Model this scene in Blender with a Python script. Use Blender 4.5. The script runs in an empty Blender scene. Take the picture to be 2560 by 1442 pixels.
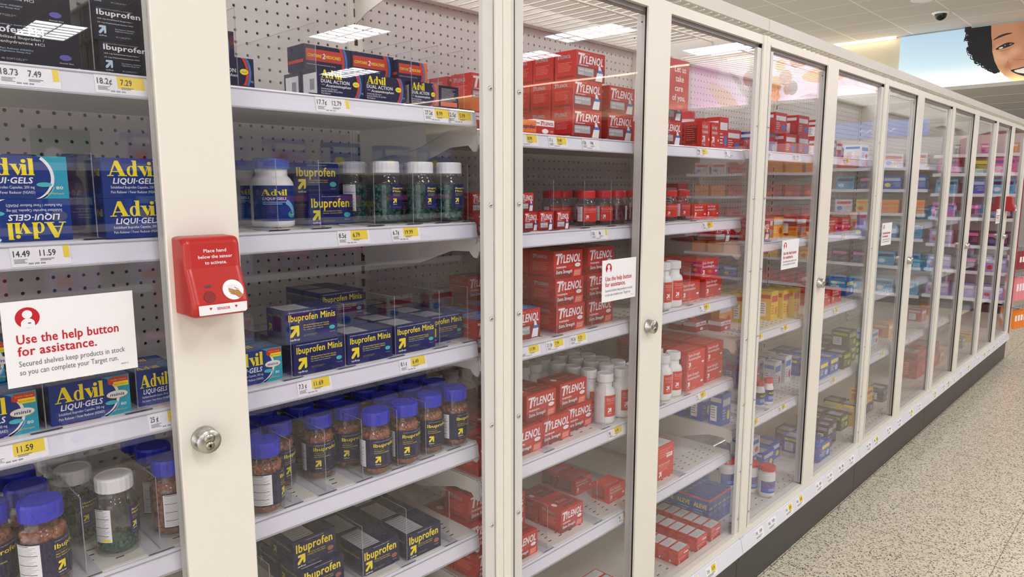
import bpy, math, random
from mathutils import Matrix, Vector
S = bpy.context.scene
col = S.collection
R = random.Random(7)

# ------------------------------------------------------------------ camera, world, exposure
YAW, PITCH = math.radians(44.107), math.radians(8.2356)
F0 = Vector((math.cos(YAW), math.sin(YAW), 0)); RT = Vector((math.sin(YAW), -math.cos(YAW), 0)); U0 = Vector((0, 0, 1))
FW = F0*math.cos(PITCH) - U0*math.sin(PITCH); UP = U0*math.cos(PITCH) + F0*math.sin(PITCH)
cd = bpy.data.cameras.new('camera'); cam = bpy.data.objects.new('camera', cd); col.objects.link(cam)
cd.sensor_width = 36; cd.lens = 1748/2560*36; cd.clip_start = .02; cd.clip_end = 200
cam.matrix_world = Matrix((( RT.x, UP.x, -FW.x, 0), (RT.y, UP.y, -FW.y, -1.0), (RT.z, UP.z, -FW.z, 1.4), (0, 0, 0, 1)))
S.camera = cam
W = bpy.data.worlds.new('store_ambient'); S.world = W; W.use_nodes = True
W.node_tree.nodes['Background'].inputs[0].default_value = (.97, .98, 1.0, 1)
W.node_tree.nodes['Background'].inputs[1].default_value = 1.8
S.view_settings.view_transform = 'Standard'; S.view_settings.look = 'None'; S.view_settings.gamma = 1
S.view_settings.use_curve_mapping = False; S.view_settings.exposure = 0.30
S.cycles.transparent_max_bounces = 48; S.cycles.max_bounces = 8; S.cycles.diffuse_bounces = 4; S.cycles.glossy_bounces = 4
S.cycles.caustics_reflective = False; S.cycles.caustics_refractive = False
S.cycles.sample_clamp_indirect = 6
LIGHT = 16.0         # troffer lens emission
HC = 3.5             # ceiling height

# ------------------------------------------------------------------ materials
def lin(c): 
    c /= 255.; return c/12.92 if c <= .04045 else ((c+.055)/1.055)**2.4
def rgb(c): return (lin(c[0]), lin(c[1]), lin(c[2]), 1)
MATS = {}
def mat(name, c=(200, 200, 200), rough=.5, metal=0, emit=0, spec=.5):
    if name in MATS: return MATS[name]
    m = bpy.data.materials.new(name); m.use_nodes = True; b = m.node_tree.nodes['Principled BSDF']
    b.inputs['Base Color'].default_value = rgb(c); b.inputs['Roughness'].default_value = rough; b.inputs['Metallic'].default_value = metal
    b.inputs['Specular IOR Level'].default_value = spec
    if emit: b.inputs['Emission Color'].default_value = rgb(c); b.inputs['Emission Strength'].default_value = emit
    MATS[name] = m; return m
def nodes(name):
    m = bpy.data.materials.new(name); m.use_nodes = True; MATS[name] = m
    return m, m.node_tree.nodes, m.node_tree.links
def clear(name, tint=(1, 1, 1), r0=.04, rough=0.0, body=0.0, body_col=(200, 200, 210), wave=0.0):
    # thin clear sheet: Schlick reflection over straight transmission, same from both sides
    m, n, l = nodes(name); n.remove(n['Principled BSDF']); out = n['Material Output']
    g = n.new('ShaderNodeNewGeometry'); d = n.new('ShaderNodeVectorMath'); d.operation = 'DOT_PRODUCT'
    l.new(g.outputs['Incoming'], d.inputs[0]); l.new(g.outputs['Normal'], d.inputs[1])
    def mth(op, a, b=None):
        x = n.new('ShaderNodeMath'); x.operation = op
        for i, v in enumerate((a, b)):
            if v is None: continue
            if isinstance(v, (int, float)): x.inputs[i].default_value = v
            else: l.new(v, x.inputs[i])
        return x.outputs[0]
    c = mth('SUBTRACT', 1.0, mth('ABSOLUTE', d.outputs['Value'])); f = mth('ADD', mth('MULTIPLY', mth('POWER', c, 5), 1-r0), r0)
    t = n.new('ShaderNodeBsdfTransparent'); t.inputs[0].default_value = (*tint, 1)
    gl = n.new('ShaderNodeBsdfGlossy'); gl.inputs['Roughness'].default_value = rough
    if wave:
        tc = n.new('ShaderNodeTexCoord'); nz = n.new('ShaderNodeTexNoise'); nz.inputs['Scale'].default_value = 2.2; nz.inputs['Detail'].default_value = 0
        bp = n.new('ShaderNodeBump'); bp.inputs['Strength'].default_value = wave; bp.inputs['Distance'].default_value = .004
        l.new(tc.outputs['Object'], nz.inputs['Vector']); l.new(nz.outputs[0], bp.inputs['Height']); l.new(bp.outputs[0], gl.inputs['Normal'])
    mx = n.new('ShaderNodeMixShader'); l.new(f, mx.inputs[0]); l.new(t.outputs[0], mx.inputs[1]); l.new(gl.outputs[0], mx.inputs[2])
    o = mx.outputs[0]
    if body:
        df = n.new('ShaderNodeBsdfDiffuse'); df.inputs[0].default_value = rgb(body_col)
        m2 = n.new('ShaderNodeMixShader'); m2.inputs[0].default_value = body
        l.new(o, m2.inputs[1]); l.new(df.outputs[0], m2.inputs[2]); o = m2.outputs[0]
    l.new(o, out.inputs[0]); return m
CREAM = mat('cream_paint', (238, 232, 220), .3); SHELF = mat('shelf_paint', (226, 221, 210), .4)
STRIP = mat('price_channel', (232, 231, 240), .25); PEG = mat('pegboard', (216, 211, 207), .6)
DARK = mat('dark_hole', (40, 36, 34), .8); BLACK = mat('gap_shade_black', (14, 14, 15), .5); KICK = mat('kick_plate', (46, 42, 40), .35)
STEEL = mat('satin_nickel', (190, 188, 182), .28, 1); CHROME = mat('screw_steel', (205, 205, 205), .18, 1); GREYF = mat('frame_grey', (222, 218, 212), .3)
WHITE = mat('white_print', (244, 243, 245), .4); PAPER = mat('paper_white', (246, 244, 246), .45); INK = mat('ink_black', (38, 36, 40), .6)
GREY = mat('ink_grey', (105, 102, 106), .6); YEL = mat('yellow_print', (250, 228, 40), .4); TAG = mat('yellow_tag', (245, 214, 60), .5)
NAVY = mat('navy_card', (18, 30, 92), .35, 0, 0, .3); TEAL = mat('teal_print', (70, 190, 190), .4); GOLD = mat('gold_print', (150, 140, 50), .5)
PANEL = mat('grey_panel', (178, 176, 178), .5); PMBLK = mat('night_card', (22, 22, 40), .35, 0, 0, .3); ICE = mat('ice_print', (190, 214, 235), .4); VIO = mat('violet_print', (95, 90, 170), .4)
ABLUE = mat('blue_card', (20, 52, 128), .35, 0, 0, .3); ATEAL = mat('aqua_card', (40, 160, 185), .3); AYEL = mat('logo_yellow', (250, 226, 30), .35); SKYB = mat('sky_print', (130, 180, 225), .4)
DNAVY = mat('deep_navy_card', (10, 20, 66), .35, 0, 0, .3); SRED = mat('swoosh_red', (205, 50, 40), .35); SBLU = mat('swoosh_blue', (50, 120, 205), .35); ORNG = mat('orange_card', (238, 120, 40), .35)
RED = mat('red_card', (194, 30, 28), .3); DRED = mat('dark_red_card', (140, 22, 20), .35); SALM = mat('salmon_print', (240, 120, 100), .4); RED2 = mat('scarlet_card', (214, 44, 28), .3)
SIGNR = mat('sign_red', (196, 30, 44), .4); BTNR = mat('button_red', (184, 34, 26), .3); BTND = mat('button_dark_red', (110, 10, 14), .4); SKIN = mat('hand_brown', (176, 122, 50), .5)
PILLT = mat('tan_tablet', (160, 92, 64), .4); GELG = mat('green_gel', (10, 84, 70), .12); CAPB = mat('blue_cap', (26, 40, 190), .35); CAPW = mat('white_cap', (236, 236, 236), .4); CAPR = mat('red_cap', (206, 30, 36), .35)
HDPE = mat('white_plastic', (240, 238, 234), .3); LEDGE = mat('edge_acrylic', (190, 190, 205), .2); LENS = mat('troffer_lens', (244, 249, 255), .5, 0, LIGHT); LOUV = mat('louver', (235, 232, 225), .35)
PANE = clear('acrylic_pane', (.985, .98, .99), .045, 0.0, 0, wave=.25)
DIVM = clear('divider_acrylic', (.98, .98, .99), .04); PET = clear('clear_bottle', (.93, .95, .95), .06, .05)
CHAN = clear('grey_channel', (.95, .95, .95), .05, .1, .82, (226, 221, 214)); DEDGE = clear('divider_edge', (.92, .92, .95), .08, .1, .25, (200, 200, 212)); POUCH = clear('clear_bag', (.9, .88, .9), .08, .1, .15)

# ------------------------------------------------------------------ mesh builder
class MB:
    def __init__(s): s.v, s.f, s.m, s.mats, s.sm = [], [], [], [], []
    def mi(s, m):
        if m not in s.mats: s.mats.append(m)
        return s.mats.index(m)
    def add(s, vs, fs, m, smooth=False):
        o = len(s.v); k = s.mi(m); s.v += [tuple(x) for x in vs]
        for f in fs: s.f.append([o+i for i in f]); s.m.append(k); s.sm.append(smooth)
    def box(s, x0, x1, y0, y1, z0, z1, m):
        s.add([(x, y, z) for z in (z0, z1) for y in (y0, y1) for x in (x0, x1)], [(0, 2, 3, 1), (4, 5, 7, 6), (0, 1, 5, 4), (2, 6, 7, 3), (0, 4, 6, 2), (1, 3, 7, 5)], m)
    def cbox(s, x0, x1, y0, y1, z0, z1, m, c):        # box with chamfered vertical and front edges
        pts = [(x0+c, y0), (x1-c, y0), (x1, y0+c), (x1, y1), (x0, y1), (x0, y0+c)]; s.prism(pts, z0, z1, m)
    def prism(s, pts, z0, z1, m, axis='z'):
        n = len(pts); A = {'z': lambda p, t: (p[0], p[1], t), 'x': lambda p, t: (t, p[0], p[1]), 'y': lambda p, t: (p[0], t, p[1])}[axis]
        s.add([A(p, z0) for p in pts]+[A(p, z1) for p in pts], [tuple(range(n))[::-1], tuple(range(n, 2*n))]+[(i, (i+1) % n, n+(i+1) % n, n+i) for i in range(n)], m)
    def tube(s, p, q, r, m, n=8):
        p, q = Vector(p), Vector(q); d = (q-p).normalized(); a = d.orthogonal().normalized(); b = d.cross(a)
        vs = [c+(a*math.cos(2*math.pi*i/n)+b*math.sin(2*math.pi*i/n))*r for c in (p, q) for i in range(n)]
        s.add(vs, [(i, (i+1) % n, n+(i+1) % n, n+i) for i in range(n)], m, True); s.add(vs, [tuple(range(n))[::-1], tuple(range(n, 2*n))], m)
    def lathe(s, prof, m, n=28, c=(0, 0, 0), axis='z', smooth=True):
        vs, k = [], len(prof)
        for r, z in prof:
            for i in range(n):
                a = 2*math.pi*i/n; x, y = r*math.cos(a), r*math.sin(a)
                p = (x, y, z) if axis == 'z' else (x, -z, y)
                vs.append((p[0]+c[0], p[1]+c[1], p[2]+c[2]))
        s.add(vs, [(j*n+i, j*n+(i+1) % n, (j+1)*n+(i+1) % n, (j+1)*n+i) for j in range(k-1) for i in range(n)], m, smooth)
    def ell(s, c, r, m, nu=10, nv=6, rot=None):
        vs = []
        for j in range(nv+1):
            t = math.pi*j/nv
            for i in range(nu):
                p = Vector((r[0]*math.sin(t)*math.cos(2*math.pi*i/nu), r[1]*math.sin(t)*math.sin(2*math.pi*i/nu), r[2]*math.cos(t)))
                if rot: p = rot @ p
                vs.append(p+Vector(c))
        s.add(vs, [(j*nu+i, (j+1)*nu+i, (j+1)*nu+(i+1) % nu, j*nu+(i+1) % nu) for j in range(nv) for i in range(nu)], m, True)
    def build(s, name):
        me = bpy.data.meshes.new(name); me.from_pydata(s.v, [], s.f)
        for m in s.mats: me.materials.append(m)
        me.polygons.foreach_set('material_index', s.m); me.polygons.foreach_set('use_smooth', s.sm); me.update(); return me

# ------------------------------------------------------------------ printing on faces
TC = {}
def glyphs(t, bold=0.0, shear=0.0):
    k = (t, bold, shear)
    if k in TC: return TC[k]
    c = bpy.data.curves.new('t', 'FONT'); c.body = t; c.size = 1; c.resolution_u = 2; c.shear = shear; c.fill_mode = 'FRONT'
    c.space_character = 1+bold*2.2
    o = bpy.data.objects.new('t', c); me = o.to_mesh()
    v = [(p.co.x, p.co.y) for p in me.vertices]; f = [tuple(p.vertices) for p in me.polygons]
    o.to_mesh_clear(); bpy.data.objects.remove(o); bpy.data.curves.remove(c)
    TC[k] = (v, f); return TC[k]
def plane(o, u, v):
    o, u, v = Vector(o), Vector(u), Vector(v); n = u.cross(v).normalized()
    return lambda a, b, l=1: o+u*a+v*b+n*(.00015*l)
def cyl(r, cz=0, a0=0): return lambda a, b, l=1: Vector(((r+.0002+.00012*l)*math.sin(a/r+a0), -(r+.0002+.00012*l)*math.cos(a/r+a0), cz+b))
CAP = .70
class Print:
    def __init__(s, m, P, seg=1, W=None, H=None): s.m, s.P, s.seg, s.W, s.H = m, P, seg, W, H
    def poly(s, pts, mt, l=1, faces=None):
        if s.W: pts = [(min(max(a, 0), s.W), min(max(b, 0), s.H)) for a, b in pts]
        s.m.add([s.P(a, b, l) for a, b in pts], faces or [tuple(range(len(pts)))], mt)
    def rect(s, u0, v0, u1, v1, mt, l=1):
        n = s.seg; p = [(u0+(u1-u0)*i/n, v) for v in (v0, v1) for i in range(n+1)]
        s.poly(p, mt, l, [(i, i+1, n+2+i, n+1+i) for i in range(n)])
    def oval(s, u, v, ru, rv, mt, l=1, n=20): s.poly([(u+ru*math.cos(2*math.pi*i/n), v+rv*math.sin(2*math.pi*i/n)) for i in range(n)], mt, l)
    def text(s, t, u, v, h, mt, w=None, al='l', bold=0.0, shear=0.0, l=2, sx=1.0, up=1):
        vs, fs = glyphs(t, bold, shear)
        if not vs: return
        x0, x1 = min(p[0] for p in vs), max(p[0] for p in vs); k = h/CAP; kx = k*sx if w is None else w/(x1-x0)
        W_ = (x1-x0)*kx; u0 = u-(W_/2 if al == 'c' else W_ if al == 'r' else 0)
        for i, (dx, dy) in enumerate(((0, 0), (1, 0), (-1, 0), (.7, .7), (-.7, -.7), (.7, -.7), (-.7, .7)) if bold else ((0, 0),)):
            s.poly([(u0+(a-x0+dx*bold)*kx, v+(b+dy*bold*.8)*k) for a, b in vs], mt, l+.14*i, fs)
    def arrow(s, u, v, h, mt, l=2):      # rounded arrow pointing up and to the upper corner
        p = [(.12, .98), (.30, 1), (.96, 1), (1, .96), (1, .18), (.94, .08), (.80, .02), (.72, .08), (.72, .48), (.26, .0), (.02, .0), (0, .05), (.0, .22), (.50, .72), (.12, .72), (.06, .80), (.06, .92)]
        s.poly([(u+a*h*.86, v+b*h) for a, b in p], mt, l)
    def swoosh(s, c, r0, r1, a0, a1, mt, l=2, n=14, sx=1):
        p = [(c[0]+sx*r*math.cos(a0+(a1-a0)*i/n), c[1]+r*math.sin(a0+(a1-a0)*i/n)) for r in (r0, r1) for i in range(n+1)]
        s.poly(p, mt, l, [(i, i+1, n+2+i, n+1+i) for i in range(n)])
    def serif_logo(s, u, v, h, w, mt, l=2):     # heavy high-contrast serif word, letters drawn one by one
        k = w/2.62; kv = h
        def q(pts): s.poly([(u+a*k, v+b*kv) for a, b in pts], mt, l)
        def ring(cx, cy, ro, rv, ri, rj):
            n = 20; p = [(u+(cx+a*math.cos(2*math.pi*i/n))*k, v+(cy+b*math.sin(2*math.pi*i/n))*kv) for a, b in ((ro, rv), (ri, rj)) for i in range(n)]
            s.poly(p, mt, l, [(i, (i+1) % n, n+(i+1) % n, n+i) for i in range(n)])
        q([(.42, 1), (.60, 1), (.93, .06), (.66, .06), (.37, .86)]); q([(.42, 1), (.46, .82), (.18, .06), (.11, .06)])         # A
        q([(.22, .32), (.62, .32), (.62, .26), (.20, .26)]); q([(0, 0), (.34, 0), (.34, .06), (0, .06)]); q([(.56, 0), (1.03, 0), (1.03, .06), (.56, .06)])
        ring(1.27, .33, .24, .35, .09, .29); q([(1.36, 0), (1.60, 0), (1.60, .06), (1.56, .06), (1.56, 1.03), (1.30, 1.03), (1.30, .97), (1.36, .97)])   # d
        q([(1.66, .68), (1.90, .68), (2.06, .16), (1.96, -.02)]); q([(1.99, .12), (2.03, .12), (2.19, .68), (2.14, .68)]); q([(1.62, .62), (1.95, .62), (1.95, .68), (1.62, .68)]); q([(2.06, .62), (2.24, .62), (2.24, .68), (2.06, .68)])
        q([(2.10, 0), (2.40, 0), (2.40, .06), (2.36, .06), (2.36, .66), (2.12, .66), (2.12, .60), (2.15, .60), (2.15, .06), (2.10, .06)]); s.oval(u+2.255*k, v+.86*kv, .11*k, .12*kv, mt, l, 12)
        q([(2.42, 0), (2.72, 0), (2.72, .06), (2.68, .06), (2.68, 1.03), (2.43, 1.03), (2.43, .97), (2.47, .97), (2.47, .06), (2.42, .06)])
    def tall_logo(s, u, v, h, w, mt, l=2):      # condensed slanted capitals with a big first letter
        s.text('T', u, v-.10*h, h*1.22, mt, w*.24, bold=.035, shear=.22, l=l); s.text('YLENOL', u+w*.17, v, h*.94, mt, w*.83, bold=.035, shear=.22, l=l)
    def lines(s, u, v, w, n, h, mt, gap=1.9, l=2, ragged=.3, seed=1):
        r = random.Random(seed)
        for i in range(n): s.rect(u, v-i*h*gap, u+w*(1-ragged*r.random()), v-i*h*gap+h, mt, l)
    def facts(s, u0, v0, u1, v1, l=1, n=26):    # white drug facts panel with rows of fine print
        s.rect(u0, v0, u1, v1, PAPER, l); H = v1-v0
        for i in range(n):
            v = v1-H*(i+1)/(n+1); s.rect(u0+(u1-u0)*.06, v, u0+(u1-u0)*(.6+.33*((i*37 % 10)/10)), v+H*.008*(2.6 if i % 7 == 0 else 1), GREY, l+1)

# ------------------------------------------------------------------ scene objects
LABELS = {}
def ob(name, me, parent=None, loc=(0, 0, 0), rot=0):
    o = bpy.data.objects.new(name, me); col.objects.link(o); o.location = loc; o.rotation_euler = (0, 0, rot)
    if parent: o.parent = parent
    return o
def tag(o, label, cat, group=None):
    n = len(label.replace("-", " ").split())
    if not 4 <= n <= 16: print('LABEL LENGTH', n, label)
    if label in LABELS and LABELS[label] != (group or 0): print('DUP LABEL', label)
    LABELS[label] = group or 1
    o['label'] = label; o['category'] = cat
    if group: o['group'] = group
    return o
def thing(name, label, cat, loc=(0, 0, 0), rot=0, group=None): return tag(ob(name, None, None, loc, rot), label, cat, group)
def struct(name, me, loc=(0, 0, 0)):
    o = ob(name, me, None, loc); o['kind'] = 'structure'; return o
KINDS = {}                                           # kind -> (name, category, [(part, mesh, offset)] or mesh)
def place(kind, x, y, z, label, rot=0.0, group=None, turn=0):
    name, cat, parts = KINDS[kind]
    if not isinstance(parts, list):
        o = ob(name, parts, None, (x, y, z), rot)
        if turn: o.rotation_euler = (0, math.pi, rot)
        return tag(o, label, cat, group)
    t = thing(name, label, cat, (x, y, z), rot, group)
    for pn, me in parts:
        p = ob(pn, me, t)
        if pn == 'pills': p['kind'] = 'stuff'
    return t
ORD = ['front', 'second', 'third', 'fourth', 'fifth', 'sixth', 'seventh', 'eighth']

# ------------------------------------------------------------------ cartons
CN = {'minis': 'minis_carton', 'ibu_gel': 'softgel_carton', 'ibu_tab': 'tablet_carton', 'pm_big': 'night_softgel_carton', 'pm_small': 'night_caplet_carton', 'advil': 'blue_softgel_carton', 'advil_mini': 'blue_minis_carton', 'advil_small': 'blue_softgel_carton', 'dual': 'two_medicine_carton', 'dual_o': 'two_medicine_carton', 'dual_back': 'two_medicine_carton', 'dual_top': 'two_medicine_carton', 'dual_top_o': 'two_medicine_carton', 'xs': 'caplet_carton', 'xs_s': 'caplet_carton', 'rr': 'gelcap_carton', 'rr_s': 'gelcap_carton', 'easy': 'caplet_carton', 'acet': 'scarlet_carton', 'acet_s': 'scarlet_carton', 'acet_box': 'scarlet_carton', 'acet_end': 'scarlet_carton', 'acet_tall': 'scarlet_carton', 'motrin': 'orange_carton', 'tyw': 'banded_carton', 'aleve': 'long_blue_carton'}
def carton(kind, w, d, h, body, fn, name=None, cat='box'):
    name = name or CN.get(kind) or {'g_': 'remedy_carton', 't_': 'tall_carton', 'b_': 'display_carton'}[kind[:2]]
    m = MB(); m.box(0, w, 0, d, 0, h, body)
    fr = Print(m, plane((0, 0, 0), (1, 0, 0), (0, 0, 1)), 1, w, h); lf = Print(m, plane((0, d, 0), (0, -1, 0), (0, 0, 1)), 1, d, h)
    tp = Print(m, plane((0, 0, h), (1, 0, 0), (0, 1, 0)), 1, w, d); rt = Print(m, plane((w, 0, 0), (0, 1, 0), (0, 0, 1)), 1, d, h)
    fn(fr, lf, tp, rt, w, d, h)
    tp.rect(.002, d-.0035, w-.002, d-.003, GREY)      # tuck flap seam
    KINDS[kind] = (name, cat, m.build(name)); return (w, d, h)
def upup(p, u, v, h, mt=YEL, t=WHITE): p.arrow(u, v, h, mt); p.text('up&up', u-.02*h, v-.30*h, .17*h, t, .9*h, bold=.02)
def f_minis(fr, lf, tp, rt, w, d, h):
    fr.text('Compare to active ingredient in Advil® Liqui-Gels® minis*', .06*w, .92*h, .034*h, WHITE, .82*w)
    fr.text('Ibuprofen Minis', .06*w, .67*h, .20*h, YEL, .90*w, bold=.02); upup(fr, .08*w, .20*h, .34*h)
    for i, t in enumerate(('200 mg Solubilized Ibuprofen Capsules', 'Pain Reliever / Fever Reducer (NSAID)')): fr.text(t, .33*w, (.50-.07*i)*h, .042*h, YEL, .5*w)
    fr.text('Mini: smaller easier to swallow pill', .33*w, .37*h, .026*h, WHITE, .38*w); fr.text('160 SOFTGELS**', .33*w, .18*h, .06*h, GOLD, .26*w); fr.oval(.89*w, .34*h, .058*w, .062*h, TEAL, 2)
    fr.text('Actual Size', .84*w, .20*h, .02*h, WHITE, .11*w)
    lf.text('Ibuprofen Minis', .1*d, .78*h, .07*h, GOLD, .75*d); upup(lf, .1*d, .3*h, .25*h, GOLD, GREY)
    tp.rect(.03*w, .08*d, .5*w, .92*d, PANEL); tp.lines(.06*w, .85*d, .4*w, 7, .02*d, GREY, 5)
def f_ibu(pill, ptxt):
    def f(fr, lf, tp, rt, w, d, h):
        fr.text('Ibuprofen', .07*w, .58*h, .29*h, YEL, .84*w, bold=.025); upup(fr, .09*w, .16*h, .33*h)
        for i, t in enumerate(('200 mg Ibuprofen '+ptxt, 'Pain Reliever / Fever Reducer (NSAID)')): fr.text(t, .32*w, (.44-.07*i)*h, .035*h, YEL, .42*w)
        fr.text('160 '+ptxt.upper()+'**', .32*w, .10*h, .05*h, GOLD, .27*w); fr.oval(.86*w, .32*h, .075*w, .085*h, pill, 2); fr.text('Actual Size', .80*w, .16*h, .025*h, WHITE, .12*w)
        fr.text('Compare to active ingredient in Advil®*', .3*w, .92*h, .028*h, WHITE, .42*w)
        lf.text('Ibuprofen', .1*d, .62*h, .12*h, GOLD, .8*d); upup(lf, .12*d, .2*h, .26*h, GOLD, GREY)
        tp.rect(.04*w, .06*d, .52*w, .94*d, PANEL); tp.lines(.07*w, .88*d, .42*w, 9, .016*d, GREY, 6); tp.lines(.58*w, .88*d, .36*w, 8, .012*d, GREY, 7)
    return f
def f_pm(big):
    def f(fr, lf, tp, rt, w, d, h):
        fr.text('Compare to active ingredients in Advil® PM*', .06*w, .90*h, .028*h, ICE, .5*w)
        fr.text('Ibuprofen PM', .06*w, .73*h, .16*h, WHITE, (.62 if big else .86)*w, bold=.025)
        for i, t in enumerate(('200 mg Solubilized Ibuprofen /', '25 mg Diphenhydramine HCl')): fr.text(t, .06*w, (.60-.11*i)*h, (.065 if big else .035)*h, WHITE, (.62 if big else .5)*w)
        upup(fr, .07*w, .18*h, .24*h, ICE, ICE); fr.text('Pain Reliever (NSAID)/', .30*w, .34*h, .035*h, ICE, .28*w); fr.text('Nighttime Sleep-Aid', .30*w, .28*h, .035*h, ICE, .25*w)
        fr.text('40 SOFTGELS**' if big else '40 CAPLETS**', .30*w, .10*h, .045*h, PANEL, .22*w); fr.oval(.86*w, .28*h, .055*w, .07*h, VIO, 2); fr.text('Actual Size', .8*w, .13*h, .03*h, WHITE, .13*w)
        lf.text('Ibuprofen PM', .1*d, .7*h, .07*h, GREY, .8*d); tp.rect(.05*w, .1*d, .6*w, .9*d, PANEL)
    return f
def f_advil(mini):
    def f(fr, lf, tp, rt, w, d, h):
        fr.swoosh((.55*w, .5*h), .30*w, .75*w, -1.3, 1.3, ATEAL, 1); fr.rect(.86*w, 0, w, h, ATEAL, 1)
        fr.swoosh((.55*w, .5*h), .275*w, .31*w, -1.2, .9, WHITE, 2); fr.swoosh((.58*w, .5*h), .275*w, .30*w, -1.5, -.4, SKYB, 2)
        fr.serif_logo(.06*w, .55*h, .38*h, .58*w, AYEL, 3); fr.text('LIQUI·GELS', .12*w, .36*h, .14*h, WHITE, .52*w, bold=.03, shear=.2, l=3)
        for i, t in enumerate(('Solubilized Ibuprofen Capsules, 200 mg', 'Pain Reliever / Fever Reducer (NSAID)')): fr.text(t, .09*w, (.24-.12*i)*h, .065*h, WHITE, .56*w, l=3)
        fr.oval(.75*w, .33*h, .08*w, .055*h, TEAL, 3); fr.text('80', .87*w, .22*h, .07*h, WHITE, .07*w, bold=.02, l=3); fr.text('Liquid Filled Capsules', .76*w, .10*h, .04*h, AYEL, .19*w, l=3)
        if mini:
            fr.oval(.83*w, .52*h, .14*w, .10*h, AYEL, 3); fr.oval(.83*w, .525*h, .132*w, .088*h, PAPER, 4); fr.text('minis', .83*w, .48*h, .085*h, NAVY, .19*w, 'c', bold=.01, shear=.2, l=5)
            fr.rect(.74*w, .78*h, .985*w, .97*h, SRED, 3); fr.rect(.72*w, .80*h, .74*w, .92*h, SRED, 3); fr.rect(.79*w, .72*h, .985*w, .84*h, AYEL, 4); fr.text('Smaller Capsule', .76*w, .88*h, .035*h, AYEL, .2*w, l=5); fr.text('Easy to Swallow', .8*w, .76*h, .035*h, SRED, .17*w, l=5)
        lf.rect(.1*d, .1*h, .9*d, .9*h, NAVY); lf.serif_logo(.15*d, .55*h, .18*h, .7*d, GOLD, 2); tp.serif_logo(.1*w, .35*d, .35*d, .5*w, AYEL, 2); tp.lines(.66*w, .75*d, .28*w, 5, .03*d, SKYB, 4)
    return f
def f_dual(orange, back=False):
    def f(fr, lf, tp, rt, w, d, h):
        if back: fr.rect(.08*w, .10*h, .92*w, .30*h, SALM); fr.lines(.12*w, .86*h, .76*w, 11, .022*h, PANEL, 2.4); return
        if orange: fr.rect(.86*w, 0, w, h, ORNG)
        fr.swoosh((.46*w, .52*h), .40*w, .45*w, -1.15, .7, SRED, 2); fr.swoosh((.46*w, .52*h), .455*w, .49*w, -1.15, .7, SBLU, 2)
        fr.serif_logo(.05*w, .66*h, .30*h, .44*w, AYEL, 3); fr.text('DUAL ACTION', .05*w, .49*h, .13*h, WHITE, .62*w, bold=.025, l=3); fr.text('with', .06*w, .40*h, .04*h, WHITE, .07*w, l=3); fr.text('Acetaminophen', .15*w, .35*h, .10*h, WHITE, .55*w, bold=.02, shear=.2, l=3)
        for i, t in enumerate(('Acetaminophen 250 mg and', 'Ibuprofen (NSAID) 125 mg Tablets', 'Pain Reliever')): fr.text(t, .05*w, (.25-.085*i)*h, .06*h, WHITE, (.34, .46, .2)[i]*w, l=3)
        fr.oval(.82*w, .54*h, .075*w, .10*h, YEL, 3); fr.text('Advil', .82*w, .51*h, .05*h, NAVY, .09*w, 'c', l=4); fr.text('72', .93*w, .2*h, .06*h, WHITE, .05*w, l=3)
        lf.rect(.1*d, .05*h, .9*d, .86*h, PAPER); [lf.rect((.5+.03*i)*d, .25*h, (.5+.03*i+.014)*d, .65*h, INK, 2) for i in range(9)]
    return f
def f_dualtop(orange):
    def f(fr, lf, tp, rt, w, d, h):
        if orange: fr.rect(.84*w, 0, w, h, ORNG)
        fr.swoosh((.30*w, .45*h), .50*w, .56*w, -.9, 1.0, SRED, 3); fr.swoosh((.30*w, .45*h), .57*w, .62*w, -.9, 1.0, SBLU, 3)
        fr.rect(.04*w, .38*h, .80*w, .84*h, SRED, 1); fr.text('CONTAINS', .07*w, .53*h, .12*h, AYEL, .29*w, bold=.03, shear=.15, l=2); fr.text('2', .38*w, .50*h, .2*h, WHITE, .06*w, bold=.03, shear=.15, l=2); fr.text('MEDICINES', .45*w, .53*h, .12*h, AYEL, .32*w, bold=.03, shear=.15, l=2)
        fr.text('Acetaminophen 250 mg and Ibuprofen 125 mg', .05*w, .22*h, .045*h, WHITE, .6*w, l=2); lf.rect(.05*d, .3*h, .95*d, .42*h, SRED)
    return f
def tyl_side(lf, tp, w, d, h):
    lf.tall_logo(.12*d, .74*h, .12*h, .62*d, PANEL); lf.lines(.14*d, .58*h, .7*d, 7, .018*h, SALM, 2.6); lf.rect(.1*d, .06*h, .9*d, .14*h, DRED)
    tp.oval(.18*w, .5*d, .07*w, .12*d, PAPER, 2); tp.rect(.3*w, .15*d, .95*w, .85*d, DRED); tp.text("DON'T TAKE MORE THAN DIRECTED", .34*w, .3*d, .07*d, SALM, .55*w); tp.tall_logo(.36*w, .5*d, .14*d, .4*w, SALM)
def f_xs(fr, lf, tp, rt, w, d, h):
    fr.rect(.0, .0, .62*w, .30*h, DRED); fr.text('For Adults', .08*w, .91*h, .03*h, SALM, .16*w); fr.tall_logo(.07*w, .56*h, .31*h, .86*w, WHITE)
    fr.text('Acetaminophen', .08*w, .38*h, .085*h, WHITE, .34*w, bold=.03, l=3); fr.text('Pain Reliever', .46*w, .42*h, .04*h, SALM, .2*w, l=3); fr.text('Extra Strength', .08*w, .18*h, .125*h, WHITE, .55*w, bold=.03, shear=.2, l=3)
    fr.oval(.83*w, .44*h, .10*w, .075*h, PAPER, 3); fr.text('500', .83*w, .42*h, .03*h, PANEL, .06*w, 'c', l=4); fr.poly([(.68*w, .03*h), (.93*w, .03*h), (.96*w, .27*h), (.72*w, .27*h)], SALM, 2); fr.text('225 Caplets', .72*w, .18*h, .035*h, WHITE, .18*w, l=3); fr.text('500 mg each', .72*w, .10*h, .035*h, WHITE, .18*w, l=3)
    tyl_side(lf, tp, w, d, h)
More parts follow.
